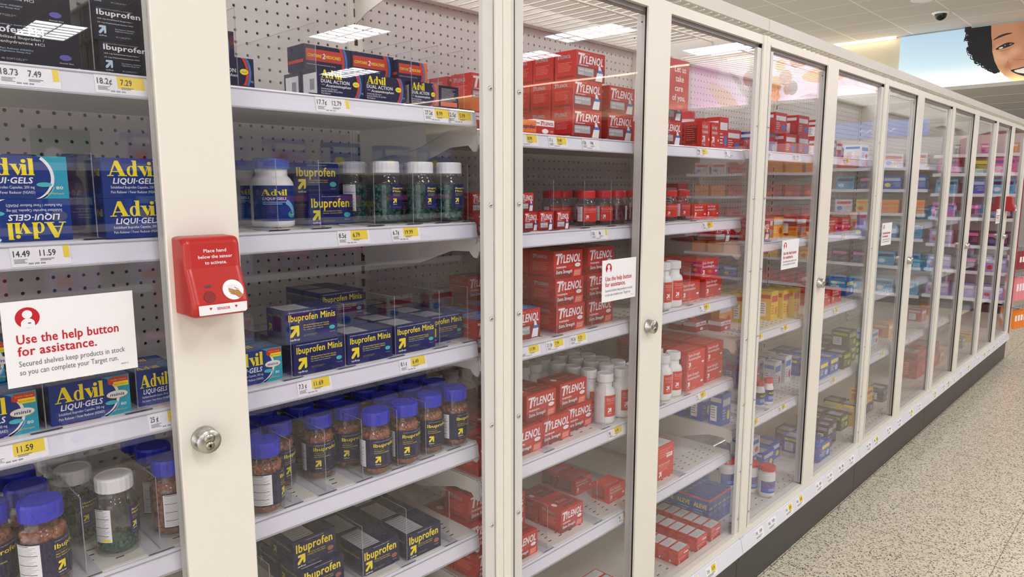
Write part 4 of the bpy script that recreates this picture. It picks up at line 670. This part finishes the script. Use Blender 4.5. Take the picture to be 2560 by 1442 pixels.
# second bay, second shelf
z = 1.302
row('rr_s', .992, .060, z, 'small red carton at the hinge post, lower', 3, .045); row('rr_s', .990, .075, z+.0435, 'small red carton at the hinge post, upper', 2, .045)
row('rr_s', 1.143, .070, z, 'small red carton past the hinge post, lower', 3, .045); row('rr_s', 1.139, .080, z+.0435, 'small red carton past the hinge post, upper', 2, .045); row('rr_s', 1.186, .062, z, 'small red carton before the second divider', 3, .045); row('rr_s', 1.245, .062, z, 'small red carton after the second divider', 3, .045)
for k, (x, y, a, d) in enumerate(((1.421, .115, -.1, 'in the first lane'), (1.492, .115, -.1, 'in the second lane'), (1.553, .113, 1.7, 'turned to its label by the stile'), (1.375, .19, 0, 'deep before the first lane'), (1.421, .19, 0, 'deep in the first lane'), (1.492, .19, 0, 'deep in the second lane'), (1.553, .19, 1, 'deep by the lock stile'), (1.806, .110, -.3, 'past the lock stile'), (1.885, .115, 0, 'beside the scarlet cartons'), (1.745, .112, 1.4, 'just past the lock stile'), (1.806, .19, 0, 'deep past the lock stile'), (1.62, .115, 1.5, 'behind the lock stile'))):
    place('redcap', x, y, z, 'red capped gel bottle %s on the second shelf' % d, a)
row('acet_s', 1.935, .100, z, 'scarlet caplet carton second from the shelf end', 2, .065); row('acet_s', 2.030, .108, z, 'scarlet caplet carton at the second shelf end', 3, .065); row('t_redw', 1.99, .19, z, 'red carton with white side panel behind the scarlet pair')
# second bay, third shelf
z = 1.050
row('easy', .990, .066, z, 'red carton with sky blue top against the hinge post', 3, .09); row('xs_s', 1.20, .32, z, 'red carton deep at the hinge post, lower third shelf'); row('xs_s', 1.20, .32, z+.0605, 'red carton deep at the hinge post, raised third shelf'); row('easy', 1.125, .085, z, 'red carton with sky blue top past the hinge post', 2, .09)
for k, nm in enumerate(('bottom', 'middle', 'top')):
    row('xs', 1.263-.006*k, .075, z+.0665*k, nm+' tier red caplet carton in the big third shelf stack', 3, .082, 0, .003); row('xs', 1.389, .080, z+.0665*k, nm+' tier red caplet carton behind the help sign', 3, .082, 0, .003)
place('white', 1.748, .087, z, 'white caplet bottle behind the lock stile edge, third shelf', .1); place('white', 1.806, .087, z, 'white caplet bottle in front beside scarlet cartons, third shelf', -.05); place('white', 1.748, .15, z, 'white caplet bottle second deep at the lock stile edge', 0); place('white', 1.806, .15, z, 'white caplet bottle second deep beside scarlet cartons', 0)
row('acet', 1.878, .098, z, 'scarlet caplet carton single in front on the third shelf', 2, .09); row('acet', 2.010, .092, z, 'lower scarlet caplet carton at the third shelf end', 2, .09); row('acet', 1.985, .094, z+.0625, 'upper scarlet caplet carton at the third shelf end', 2, .09); row('acet', 1.87, .20, z+.0625, 'scarlet caplet carton lying deep behind the single one')
# second bay, fourth shelf
z = .772
row('xs', .995, .066, z, 'red caplet carton at the hinge post on the fourth shelf', 3, .082); row('xs', 1.112, .080, z, 'lower red caplet carton beside the hinge post', 3, .082, 0, .002); row('xs', 1.225, .085, z, 'lower red caplet carton in mid fourth shelf', 3, .082, 0, .002); row('xs', 1.341, .104, z, 'lower red caplet carton beside the white bottles', 2, .082, 0, .002)
row('xs', 1.185, .100, z+.0665, 'upper red caplet carton in mid fourth shelf', 2, .082, 0, .002); row('xs', 1.318, .108, z+.0665, 'upper red caplet carton beside the white bottles', 1)
for r_, y in enumerate((.091, .146, .201, .256, .311, .366)):
    for c_, x in enumerate((1.481, 1.563, 1.62)): place('white', x+R.uniform(-.004, .004), y, z, 'white caplet bottle, %s in the %s bottle lane of the fourth shelf' % (ORD[r_], ('near', 'middle', 'far')[c_]), R.uniform(-.2, .2))
for r_, y in enumerate((.255, .31, .365)):
    for c_, x in enumerate((1.15, 1.207, 1.264, 1.321, 1.378, 1.427)): 
        if y > .34 or x > 1.30: place('white', x+R.uniform(-.004, .004), y+.04, z, 'white caplet bottle behind red cartons, %s along, %s deep' % (ORD[c_], ORD[r_]), R.uniform(-.3, .3))
place('white', 1.770, .091, z, 'white caplet bottle at the lock stile edge, fourth shelf', .1); place('white', 1.828, .091, z, 'white caplet bottle in front beside tall scarlet stack', -.05); place('white', 1.770, .152, z, 'white caplet bottle second at the lock stile edge, fourth shelf', 0); place('white', 1.828, .152, z, 'white caplet bottle second beside tall scarlet stack', 0)
stack('acet', 1.878, .072, z, .0625, 'scarlet caplet carton of the near pair, fourth shelf', 2, 3, .09); stack('acet', 2.018, .082, z, .0625, 'scarlet caplet carton of the far pair, fourth shelf', 2, 3, .09)
# second bay, fifth shelf and base
z = .517
row('xs', .998, .078, z, 'red caplet carton at the hinge post, low on the fifth shelf', 3, .082); row('xs', .985, .090, z+.0665, 'red caplet carton at the hinge post, raised on the fifth shelf', 2, .082); row('xs', .995, .10, z+.133, 'red caplet carton at the hinge post, topmost on the fifth shelf')
row('xs_s', 1.105, .072, z, 'front red caplet carton low beside the hinge frame', 1); row('xs_s', 1.145, .15, z, 'red caplet carton behind the low front one, lower', 2, .08); row('xs_s', 1.145, .152, z+.0605, 'red caplet carton behind the low front one, upper', 2, .08); row('xs_s', 1.301, .086, z, 'red caplet carton standing alone in mid fifth shelf', 2, .08)
row('acet_s', 1.527, .101, z, 'scarlet caplet carton alone by the lock stile, fifth shelf'); row('acet_s', 1.50, .20, z, 'scarlet caplet carton set back by the lock stile', 2, .07)
row('acet_tall', 1.752, .086, z, 'tall scarlet carton past the lock stile on the fifth shelf')
z = .2305
for x0_, n_, nm in ((2.028, 6, 'far'), (1.935, 6, 'middle'), (1.820, 4, 'near')):
    for k in range(n_): row('acet_end', x0_+(.0 if k == 0 else R.uniform(-.002, .002)), .045+.0375*k, z, 'small scarlet carton with pale top, %s in the %s base file' % (ORD[k], nm))
for k in range(5): row('aleve', 2.112+.032*k, .10, z, 'long blue carton with red edge, %s of the base file' % ORD[k])
row('acet_end', 1.50, .06, z, 'small scarlet carton low before the lock stile, base', 3, .038); row('acet_end', 1.43, .08, z, 'small scarlet carton by itself on the base deck', 2, .038); row('g_redw', 1.1, .1, z, 'red carton low on the base deck by the hinge post', 2, .09); row('g_redw', .9, .12, z, 'red carton on the base deck under the first bay', 2, .09)
# third bay
z = 1.522
for k, (kd, x, y, zz, d) in enumerate((('g_bluw', 2.42, .14, 0, 'blue and white carton, first low on the third bay top shelf'), ('g_lav', 2.52, .15, 0, 'lavender carton low on the third bay top shelf'), ('g_redw', 2.60, .11, 0, 'red carton low beside the lavender one'), ('g_redw', 2.72, .11, 0, 'red carton low near the stile, third bay'), ('g_redw', 2.55, .13, .0755, 'red carton raised over the lavender one'), ('g_redw', 2.72, .115, .0755, 'red carton raised near the stile, third bay'), ('g_plum', 2.40, .25, 0, 'plum carton deep on the third bay top shelf'))): row(kd, x, y, z+zz, d)
row('rr_s', 2.36, .10, z, 'small red carton starting the third bay top shelf', 2, .05)
z = 1.213
row('rr', 2.17, .15, z, 'red gel carton starting the third bay second shelf', 2, .08); row('rr', 2.345, .088, z, 'red gel carton by the frame, third bay second shelf', 2, .08); row('g_redw', 2.46, .12, z, 'red carton in mid second shelf of the third bay', 2, .09); row('g_amber', 2.57, .13, z, 'amber carton on the second shelf of the third bay', 2, .09); row('g_redw', 2.72, .1, z, 'red carton past the stile on the third bay second shelf', 2, .09); row('t_redw', 2.22, .3, z, 'tall red carton deep at the start of second shelf', 1)
z = .898
for k, (kd, x, y, d) in enumerate((('t_yel', 2.565, .115, 'tall yellow carton, first of three before the stile'), ('t_yel', 2.635, .10, 'tall yellow carton, middle of three before the stile'), ('t_yel', 2.70, .085, 'tall yellow carton, last of three before the stile'), ('t_yel', 2.44, .16, 'tall yellow carton set back beside red yellow ones'), ('t_yel', 2.50, .18, 'tall yellow carton second set back'))): row(kd, x, y, z, d, 2, .06)
row('g_amber', 2.32, .20, z, 'amber carton with red bar at the shelf end view', 2, .09); row('g_redw', 2.215, .26, z, 'red carton beside the amber one, third shelf third bay'); row('tyw', 2.165, .205, z, 'white topped red carton alone on bare shelf', 2, .06); row('tyw', 2.24, .15, z, 'white topped red carton second on bare shelf')
z = .588
row('t_bluw', 2.155, .088, z, 'tall blue carton with white side at the shelf end', 4, .075); row('t_bluw', 2.235, .16, z, 'tall blue carton behind and beyond the shelf end one', 3, .07); row('t_white', 2.32, .22, z, 'tall white carton deep on the fourth shelf, third bay', 2, .07)
for x, y, d in ((2.456, .096, 'first in front'), (2.517, .090, 'second in front'), (2.456, .15, 'third, set behind'), (2.517, .145, 'fourth, set behind')): place('aleveb', x, y, z, 'small white bottle with blue label and red cap, %s' % d, -.1)
row('t_white', 2.715, .15, z, 'tall white carton near the lock stile, fourth shelf', 2, .07); row('t_lav', 2.62, .2, z, 'tall lavender carton near the lock stile, fourth shelf', 2, .07); row('t_white', 2.84, .16, z, 'tall white carton past the lock stile, fourth shelf', 2, .07)
z = .2305
for x, y, d in ((2.463, .214, 'set back alone'), (2.40, .29, 'farthest back'), (2.506, .070, 'in front by the glass'), (2.500, .135, 'second behind the front one')): place('tub', x, y, z, 'white tub with red lid on the base deck, %s' % d, -.3)
for k in range(4): row('b_bluw', 2.62+.0*k, .30, z, 'big blue white carton deep on the third bay base', 0)
row('g_bluw', 2.60, .20, z, 'blue white carton low on the third bay base', 2, .09); row('g_bluw', 2.72, .18, z, 'blue white carton low past the stile', 2, .09); row('g_white', 2.62, .2, z+.0755, 'white carton upon the low blue white one'); row('g_bluw', 2.83, .2, z, 'blue white carton third along the base', 2, .09)
# fourth bay
z = 1.524
row('g_redw', 2.98, .12, z, 'red carton of the far top shelf, third bay end', 2, .09); row('g_redw', 2.98, .12, z+.0755, 'red carton upon the far top shelf one'); row('g_plum', 3.1, .14, z, 'plum carton on the far top shelf', 2, .09); row('g_redw', 3.34, .2, z, 'red carton at the start of the fourth bay', 2, .09); row('g_white', 3.55, .15, z, 'white carton high in the fourth bay', 2, .09)
z = 1.209
row('acet', 3.02, .09, z, 'scarlet carton beyond the third bay stile, second shelf', 2, .09); row('acet', 3.165, .085, z, 'scarlet carton ending the third bay second shelf', 2, .09); row('g_amber', 3.36, .12, z, 'amber carton starting the fourth bay second shelf', 2, .09); row('g_lav', 3.5, .12, z, 'lavender carton on the fourth bay second shelf', 2, .09)
z = .9
row('acet', 2.99, .09, .898, 'scarlet carton on the third shelf past the yellow ones', 2, .09); row('acet', 3.12, .09, .898, 'scarlet carton ending the third shelf of third bay', 2, .09); row('g_blu', 3.38, .12, z, 'royal blue carton starting the fourth bay third shelf', 2, .09)
z = .588
row('g_blu', 2.985, .072, z, 'royal blue carton beside the third bay stile, fourth shelf', 3, .09); row('g_blu', 3.105, .072, z, 'royal blue carton next to the black green one', 3, .09); row('g_grn', 3.235, .062, z, 'black and green carton ending the third bay shelf', 2, .09)
row('g_grn', 3.36, .084, .59, 'black and green carton starting the fourth bay shelf', 2, .09); row('g_grn', 3.345, .08, .59+.0755, 'black and green carton stacked on top'); row('g_grn', 3.50, .11, .59, 'black and green carton third along the fourth bay', 2, .09)
z = .2305
place('bluebot', 2.976, .060, z, 'blue bottle on the base next to the third bay stile', 0); place('bluebot', 2.95, .12, z, 'blue bottle behind the front blue bottle', 0); row('g_blu', 2.998, .048, z, 'royal blue carton low on the base by the blue bottle', 2, .09); row('t_plum', 3.155, .080, z, 'tall plum carton on the base, near one', 2, .06); row('t_plum', 3.23, .09, z, 'tall plum carton on the base, second one', 2, .06)
row('g_plum', 3.06, .2, z, 'flat plum carton behind the low blue one'); row('g_yel', 3.55, .10, z, 'yellow carton low in the fourth bay', 2, .09); row('g_grn', 3.44, .12, z, 'black green carton low in the fourth bay', 2, .09); row('g_grn', 3.67, .12, z, 'black green carton low before the fourth bay stile', 2, .09); row('g_yel', 3.72, .10, z+.0755, 'yellow carton upon the low black green one'); row('g_green', 3.30, .2, z, 'green carton deep behind plum cartons')
for b, z, items in ((4, .2305, ('b_redw', 'b_redw', 'g_amber')), (4, .59, ('g_redw', 'g_amber')), (4, 1.21, ('g_cyan', 'g_blu', 'g_cyan')), (4, .9, ('g_cyan', 'g_cyan')), (5, .2305, ('g_green', 'g_yel')), (5, .9, ('g_lav', 'g_plum')), (3, .59, ('g_white', 'g_amber')), (3, .2305, ('g_dark', 'g_dark')), (5, 1.21, ('g_pink', 'g_cyan'))):
    for k, kd in enumerate(items): row(kd, U[b]+.25+.27*k+(.25 if b == 3 else 0), .12, z, '%s carton, %s along the %s at %s height' % (kd[2:].replace('redw', 'brick red').replace('cyan', 'cyan').replace('blu', 'blue').replace('yel', 'yellow').replace('lav', 'lavender').replace('grn', 'green'), ORD[k], BAY[b], {.2305: 'base', .59: 'knee', .9: 'waist', 1.21: 'chest'}[z]))
# hanging red sign in the second bay
m = MB(); m.cbox(0, .115, 0, .0025, 0, .135, SIGNR, .0005); p = Print(m, plane((0, 0, 0), (1, 0, 0), (0, 0, 1)))
for i, t_ in enumerate(('Let us', 'take', 'care', 'of you.')): p.text(t_, (.098, .087, .084, .098)[i], .102-.0255*i, .0165, WHITE, None, 'r', bold=.02)
p.lines(.06, .012, .03, 2, .0018, SALM, 2)
for x_ in (.02, .09): m.box(x_, x_+.012, .0026, .006, .05, .14, POUCH)
tag(ob('hanging_sign', m.build('hanging_sign'), None, (1.690, .0565, 1.612)), 'red sign with white words hanging before the top shelf gel cartons', 'sign')

# ------------------------------------------------------------------ help signs on the doors, call buttons on the stiles
def help_sign(x, z, w, h, where):
    m = MB(); m.box(0, w, -.0012, 0, 0, h, PAPER); p = Print(m, plane((0, -.0012, 0), (1, 0, 0), (0, 0, 1)))
    u, v, r = .18*w, .80*h, .088*w; p.oval(u, v, r, r, SIGNR, 1, 32); p.oval(u, v+.028*w, .036*w, .036*w, PAPER, 2, 24)
    p.poly([(u+a*w, v+b*w) for a, b in [(-.052, -.086), (-.048, -.045)]+[(.05*math.cos(t), -.05+.045*math.sin(t)) for t in [math.pi*(1-i/10) for i in range(11)]]+[(.048, -.045), (.052, -.086)]], PAPER, 2); p.rect(u-.0, v-.050*w, u+.022*w, v-.042*w, INK, 3)
    p.text('Use the help button', .09*w, .50*h, .108*h, SIGNR, .77*w, bold=.02); p.text('for assistance.', .09*w, .36*h, .108*h, SIGNR, .585*w, bold=.02)
    p.text('Secured shelves keep products in stock', .09*w, .235*h, .066*h, GREY, .81*w); p.text('so you can complete your Target run.', .09*w, .135*h, .066*h, GREY, .75*w); p.text('4920712', .86*w, .075*h, .018*h, GREY, .06*w)
    tag(ob('help_sign', m.build('help_sign'), None, (x, .0145, z)), 'white help sign stuck on the %s' % where, 'sign')
help_sign(.1655, 1.157, .1465, .106, 'first bay door beside the red call box'); help_sign(1.360, 1.121, .143, .103, 'second bay door before the lock'); help_sign(2.394, 1.114, .143, .103, 'third bay door before the lock'); help_sign(3.475, 1.134, .143, .103, 'fourth bay door before the lock'); help_sign(6.04, 1.14, .143, .103, 'last bay door below the far call button')
def call_button(x, z, where):
    m = MB(); prof = [(0, 0), (-.052, .000), (-.060, .004), (-.0605, .018), (-.0596, .020), (-.0452, .0552), (-.0440, .058), (-.0405, .0648), (-.0400, .066), (-.0380, .098), (-.0376, .0995), (-.0350, .1045), (-.031, .1068), (-.026, .1076), (0, .108)]
    w = .076; n = len(prof)
    def ring(xx, k): return [(xx, (a*k if a < -.01 else a), .004*(1-k)*6+b*(1-(1-k)*.5)) for a, b in prof]
    rows = [ring(.006-.009*math.cos(a), .86+.14*math.sin(a)) for a in [i*math.pi/12 for i in range(7)]]+[ring(.0075, 1), ring(w-.0115, 1)]+[ring(w-.010+.009*math.sin(a), .86+.14*math.cos(a)) for a in [i*math.pi/12 for i in range(7)]]
    vs = [v for r_ in rows for v in r_]; fs = [(j*n+i, j*n+(i+1) % n, (j+1)*n+(i+1) % n, (j+1)*n+i) for j in range(len(rows)-1) for i in range(n)]
    m.add(vs, fs, BTNR, True); m.add(rows[0]+rows[-1], [tuple(range(n))[::-1], tuple(range(n, 2*n))], BTNR)
    me = m.build('housing')
    t = thing('call_button', 'red hand-sensor call box on the '+where, 'call button', (x, 0, z)); ob('housing', me, t)
    m = MB(); pu = Print(m, plane((.0, -.0400+.0002, .066), (1, 0, 0), (0, .0624, .998)))
    for i, (s_, w_) in enumerate((('Place hand', .031), ('below the sensor', .047), ('to activate.', .030))): pu.text(s_, .039, .0215-.0082*i-.001, .0046, WHITE, w_, 'c', bold=.018)
    # sloping lower face from (-.0605,.018) to (-.044,.058)
    ob('instruction_text', m.build('instruction_text'), t); m = MB()
    d = Vector((0, .0165, .040)).normalized(); lo = Print(m, plane((0, -.0605-.0002, .018), (1, 0, 0), tuple(d)))
    lo.oval(.0545, .0175, .0145, .0145, PAPER, 1, 40); lo.rect(.0165, .0235, .0255, .0268, mat('sensor_lens', (90, 70, 74), .2), 1); lo.oval(.0205, .0105, .0082, .0082, BTND, 1, 28)
    for rr in (.0022, .0042, .0062): [lo.oval(.0205+rr*math.cos(a), .0105+rr*math.sin(a), .00075, .00075, BTNR, 2, 6) for a in [i*6.283/(int(rr*3200)) for i in range(int(rr*3200))]]
    hp = lambda pts, l=3: lo.poly([(.0545+a*.0145, .0175+b*.0145) for a, b in pts], SKIN, l)
    hp([(.12, -.10), (.30, -.02), (.52, -.08), (.72, -.42), (.82, -.56), (.58, -.80), (.42, -.88), (.16, -.62)]); 
    for a, b, c, e_ in ((.14, -.10, -.42, .14), (.10, -.24, -.46, .0), (.10, -.38, -.42, -.16), (.14, -.52, -.32, -.34)): hp([(a+.03, b+.05), (c+.02, e_+.06), (c-.03, e_+.02), (c, e_-.05), (a-.0, b-.08)])
    hp([(.45, .0), (.16, .16), (.13, .22), (.22, .22), (.58, -.02)])
    for k in range(3): lo.swoosh((.0545-.001, .0175+.0085), .0020+.0016*k, .0023+.0016*k, 3.6, 5.8, PANEL, 2, 10, 1.5)
    ob('hand_icon', m.build('hand_icon'), t); m = MB(); sb = Print(m, plane((0, -.0600-.0004, .0038), (1, 0, 0), (0, -.037, .999))); sb.poly([(.004, .001), (.005, 0), (w-.008, 0), (w-.006, .002), (w-.006, .0135), (.0035, .0135)], PAPER, 1); sb.text('SENSOR', .037, .0058, .0035, SIGNR, .018, 'c', bold=.02); [sb.poly([(a-.0022, .0098), (a+.0022, .0098), (a, .0060)], SIGNR, 2) for a in (.0195, .0545)]
    ob('sensor_band', m.build('sensor_band'), t)
call_button(.3655, 1.2255, 'first lock stile beside the nearest help sign'); call_button(6.262, 1.2255, 'last lock stile at the far end')

# ------------------------------------------------------------------ end of the case: clip strips with goods
m = MB(); m.box(0, .03, .0, .47, .2, 1.9, mat('end_panel_red', (150, 40, 44), .4)); tag(ob('end_panel', m.build('end_panel'), None, (6.93, .0, 0)), 'dark red end panel closing the locked case', 'panel')
def strip_rack(y, z, d):
    m = MB(); 
    for k in range(7): m.tube((0, -.06+.02*k, 0), (.16, -.06+.02*k, -.03), .003, LEDGE, 6)
    for a in (0, .055, .11, .16): m.tube((a, -.06, -.19*a), (a, .06, -.19*a), .003, LEDGE, 6)
    tag(ob('wire_rack', m.build('wire_rack'), None, (6.96, y, z)), d, 'rack')
strip_rack(.02, .93, 'clear wire rack on the end panel, highest'); strip_rack(.02, .68, 'clear wire rack on the end panel, middle'); strip_rack(.0, .42, 'clear wire rack on the end panel, lowest')
def bag(x, y, z, w, h, mt, lab, cat):
    m = MB(); m.prism([(0, 0), (.02, -.012), (.05, -.012), (.07, 0), (.05, .012), (.02, .012)], 0, h, mt); m.box(.01, .06, -.003, .003, h, h+.03, POUCH); p = Print(m, plane((.02, -.0121, 0), (1, 0, 0), (0, 0, 1))); p.rect(.0, .4*h, .03, .7*h, PAPER); tag(ob('hanging_pack', m.build('hanging_pack'), None, (x, y, z), -.3), lab, cat)
for k, nm in enumerate(('first', 'second', 'third', 'fourth')):
    bag(6.97+.05*k, .0-.012*k, .47, .07, .20, mat('pink_pack', (235, 140, 150), .4), 'pink hanging pack on the end rack, '+nm, 'pack'); bag(6.97+.05*k, -.01-.012*k, .235, .07, .16, mat('orange_pack', (240, 130, 20), .35), 'orange hanging pack near the base of the end rack, '+nm, 'pack')
    bag(6.98+.05*k, .0-.012*k, .73, .07, .15, mat('maroon_pack', (150, 50, 60), .4), 'maroon hanging pack on the end rack, '+nm, 'pack')

# ------------------------------------------------------------------ shelving across the aisle, seen mirrored in the doors
SP = mat('gondola_white', (206, 203, 200), .5); HDR = mat('header_blue', (40, 110, 215), .45)
def gondola(name_, origin, length, zs, rot, label):
    t = thing(name_, label, 'shelving', origin, rot); m = MB(); m.box(0, length, .42, .46, 0, 2.0, PEG); ob('back', m.build('back'), t); m = MB(); m.box(0, length, .02, .42, 0, .09, KICK); ob('base', m.build('base'), t)
    for z_ in zs:
        m = MB(); m.box(.01, length-.01, .02, .42, z_-.02, z_, SP); s_ = ob('shelf', m.build('shelf'), t); m = MB(); m.box(.01, length-.01, .008, .0195, z_-.035, z_+.001, STRIP); ob('price_strip', m.build('price_strip'), s_)
    return t
def stock(origin, rot, length, zs, pals, step, desc, scale=1.0):
    c, s_ = math.cos(rot), math.sin(rot)
    for i, z_ in enumerate(zs):
        n_ = int(length/step)
        for k in range(n_):
            kd = pals[i][k*len(pals[i])//n_]
            if kd is None: continue
            x = .03+k*step+.01; y = .05+R.uniform(0, .03)
            place(kd, origin[0]+c*x-s_*y, origin[1]+s_*x+c*y, z_+.001, '%s, place %s on %s level' % (desc, ['first', 'second', 'third', 'fourth', 'fifth', 'sixth', 'seventh', 'eighth', 'ninth', 'tenth', 'eleventh', 'twelfth', 'thirteenth', 'fourteenth'][k], ['bottom', 'second', 'third', 'fourth', 'fifth', 'top', 'highest'][i]), rot)
zs = (.14, .45, .76, 1.06, 1.33, 1.60); o1 = (9.3, -.35, 0)
# run facing the case end on, three lengths: rotated so its front looks toward the camera
gondola('display_shelving', (9.3, -.36, 0), .84, (.15, .46, .75, 1.06, 1.33, 1.56, 1.77), -math.pi/2, 'open white display shelving mirrored in the farthest doors')
stock((9.3, -.36, 0), -math.pi/2, .84, (.15, .46, .75, 1.06, 1.33, 1.56, 1.77), [['b_lav', 'b_lav'], ['b_lav', 'b_dark', 'b_lav'], ['b_dark', 'b_lav'], ['b_dark', 'b_pink'], ['b_cyan', 'b_blu', 'b_cyan'], ['b_pink', 'b_green', 'b_pink'], ['t_amber', 't_pink', 't_slate']], .27, 'carton mirrored in the farthest doors')
gondola('display_shelving', (9.3, -1.22, 0), 1.15, (.12, .45, .79, 1.09, 1.38, 1.64), -math.pi/2, 'open white display shelving under the blue header')
stock((9.3, -1.22, 0), -math.pi/2, 1.15, (.12, .45, .79, 1.09, 1.38, 1.64), [['b_cyan'], ['b_cyan', 'b_dark'], ['b_cyan', 'b_blu', 'b_dark'], ['b_amber', 'b_yel', 'b_white'], ['b_blu', 'b_dark', 'b_cyan'], ['b_white', 'b_lav', 'b_redw']], .27, 'carton under the blue header')
m = MB(); m.box(0, 1.1, 0, .03, 0, .19, HDR); p = Print(m, plane((0, 0, 0), (1, 0, 0), (0, 0, 1))); p.poly([(.35+.02*k, .085+.018*math.sin(k*1.3)) for k in range(22)]+[(.35+.02*k, .072+.018*math.sin(k*1.3+.3)) for k in range(21, -1, -1)], WHITE); tag(ob('header_sign', m.build('header_sign'), None, (9.32, -1.25, 2.0), -math.pi/2), 'blue header sign above the mirrored display shelving', 'sign')
gondola('display_shelving', (9.3, -2.42, 0), 2.0, (.12, .45, .72, .98, 1.28, 1.60), -math.pi/2, 'open white display shelving stacked with red cartons')
stock((9.3, -2.42, 0), -math.pi/2, 2.0, (.12, .45, .72, .98, 1.28, 1.60), [['b_redw', 'b_blu'], ['b_yel', 'b_amber'], ['b_yel', 'b_redw'], ['b_redw'], ['b_redw', 'b_redw', 'b_amber'], ['b_amber', 'b_redw', 'b_white']], .27, 'carton in the red stacked shelving')
gondola('display_shelving', (3.4, -2.75, 0), 5.2, (.12, .50, .90, 1.22, 1.52), math.pi, 'open white display shelving facing the first bays')
stock((3.4, -2.75, 0), math.pi, 5.2, (.12, .50, .90, 1.22, 1.52), [['b_lav', 'b_white', 'b_pink'], ['b_white', 'b_dark', 'b_lav'], ['b_dark', 'b_lav', 'b_pink', 'b_white'], ['b_dark', 'b_blu', 'b_lav', 'b_dark'], ['b_blu', 'b_lav', 'b_slate', 'b_slate', 'b_pink']], .385, 'carton facing the first bays')
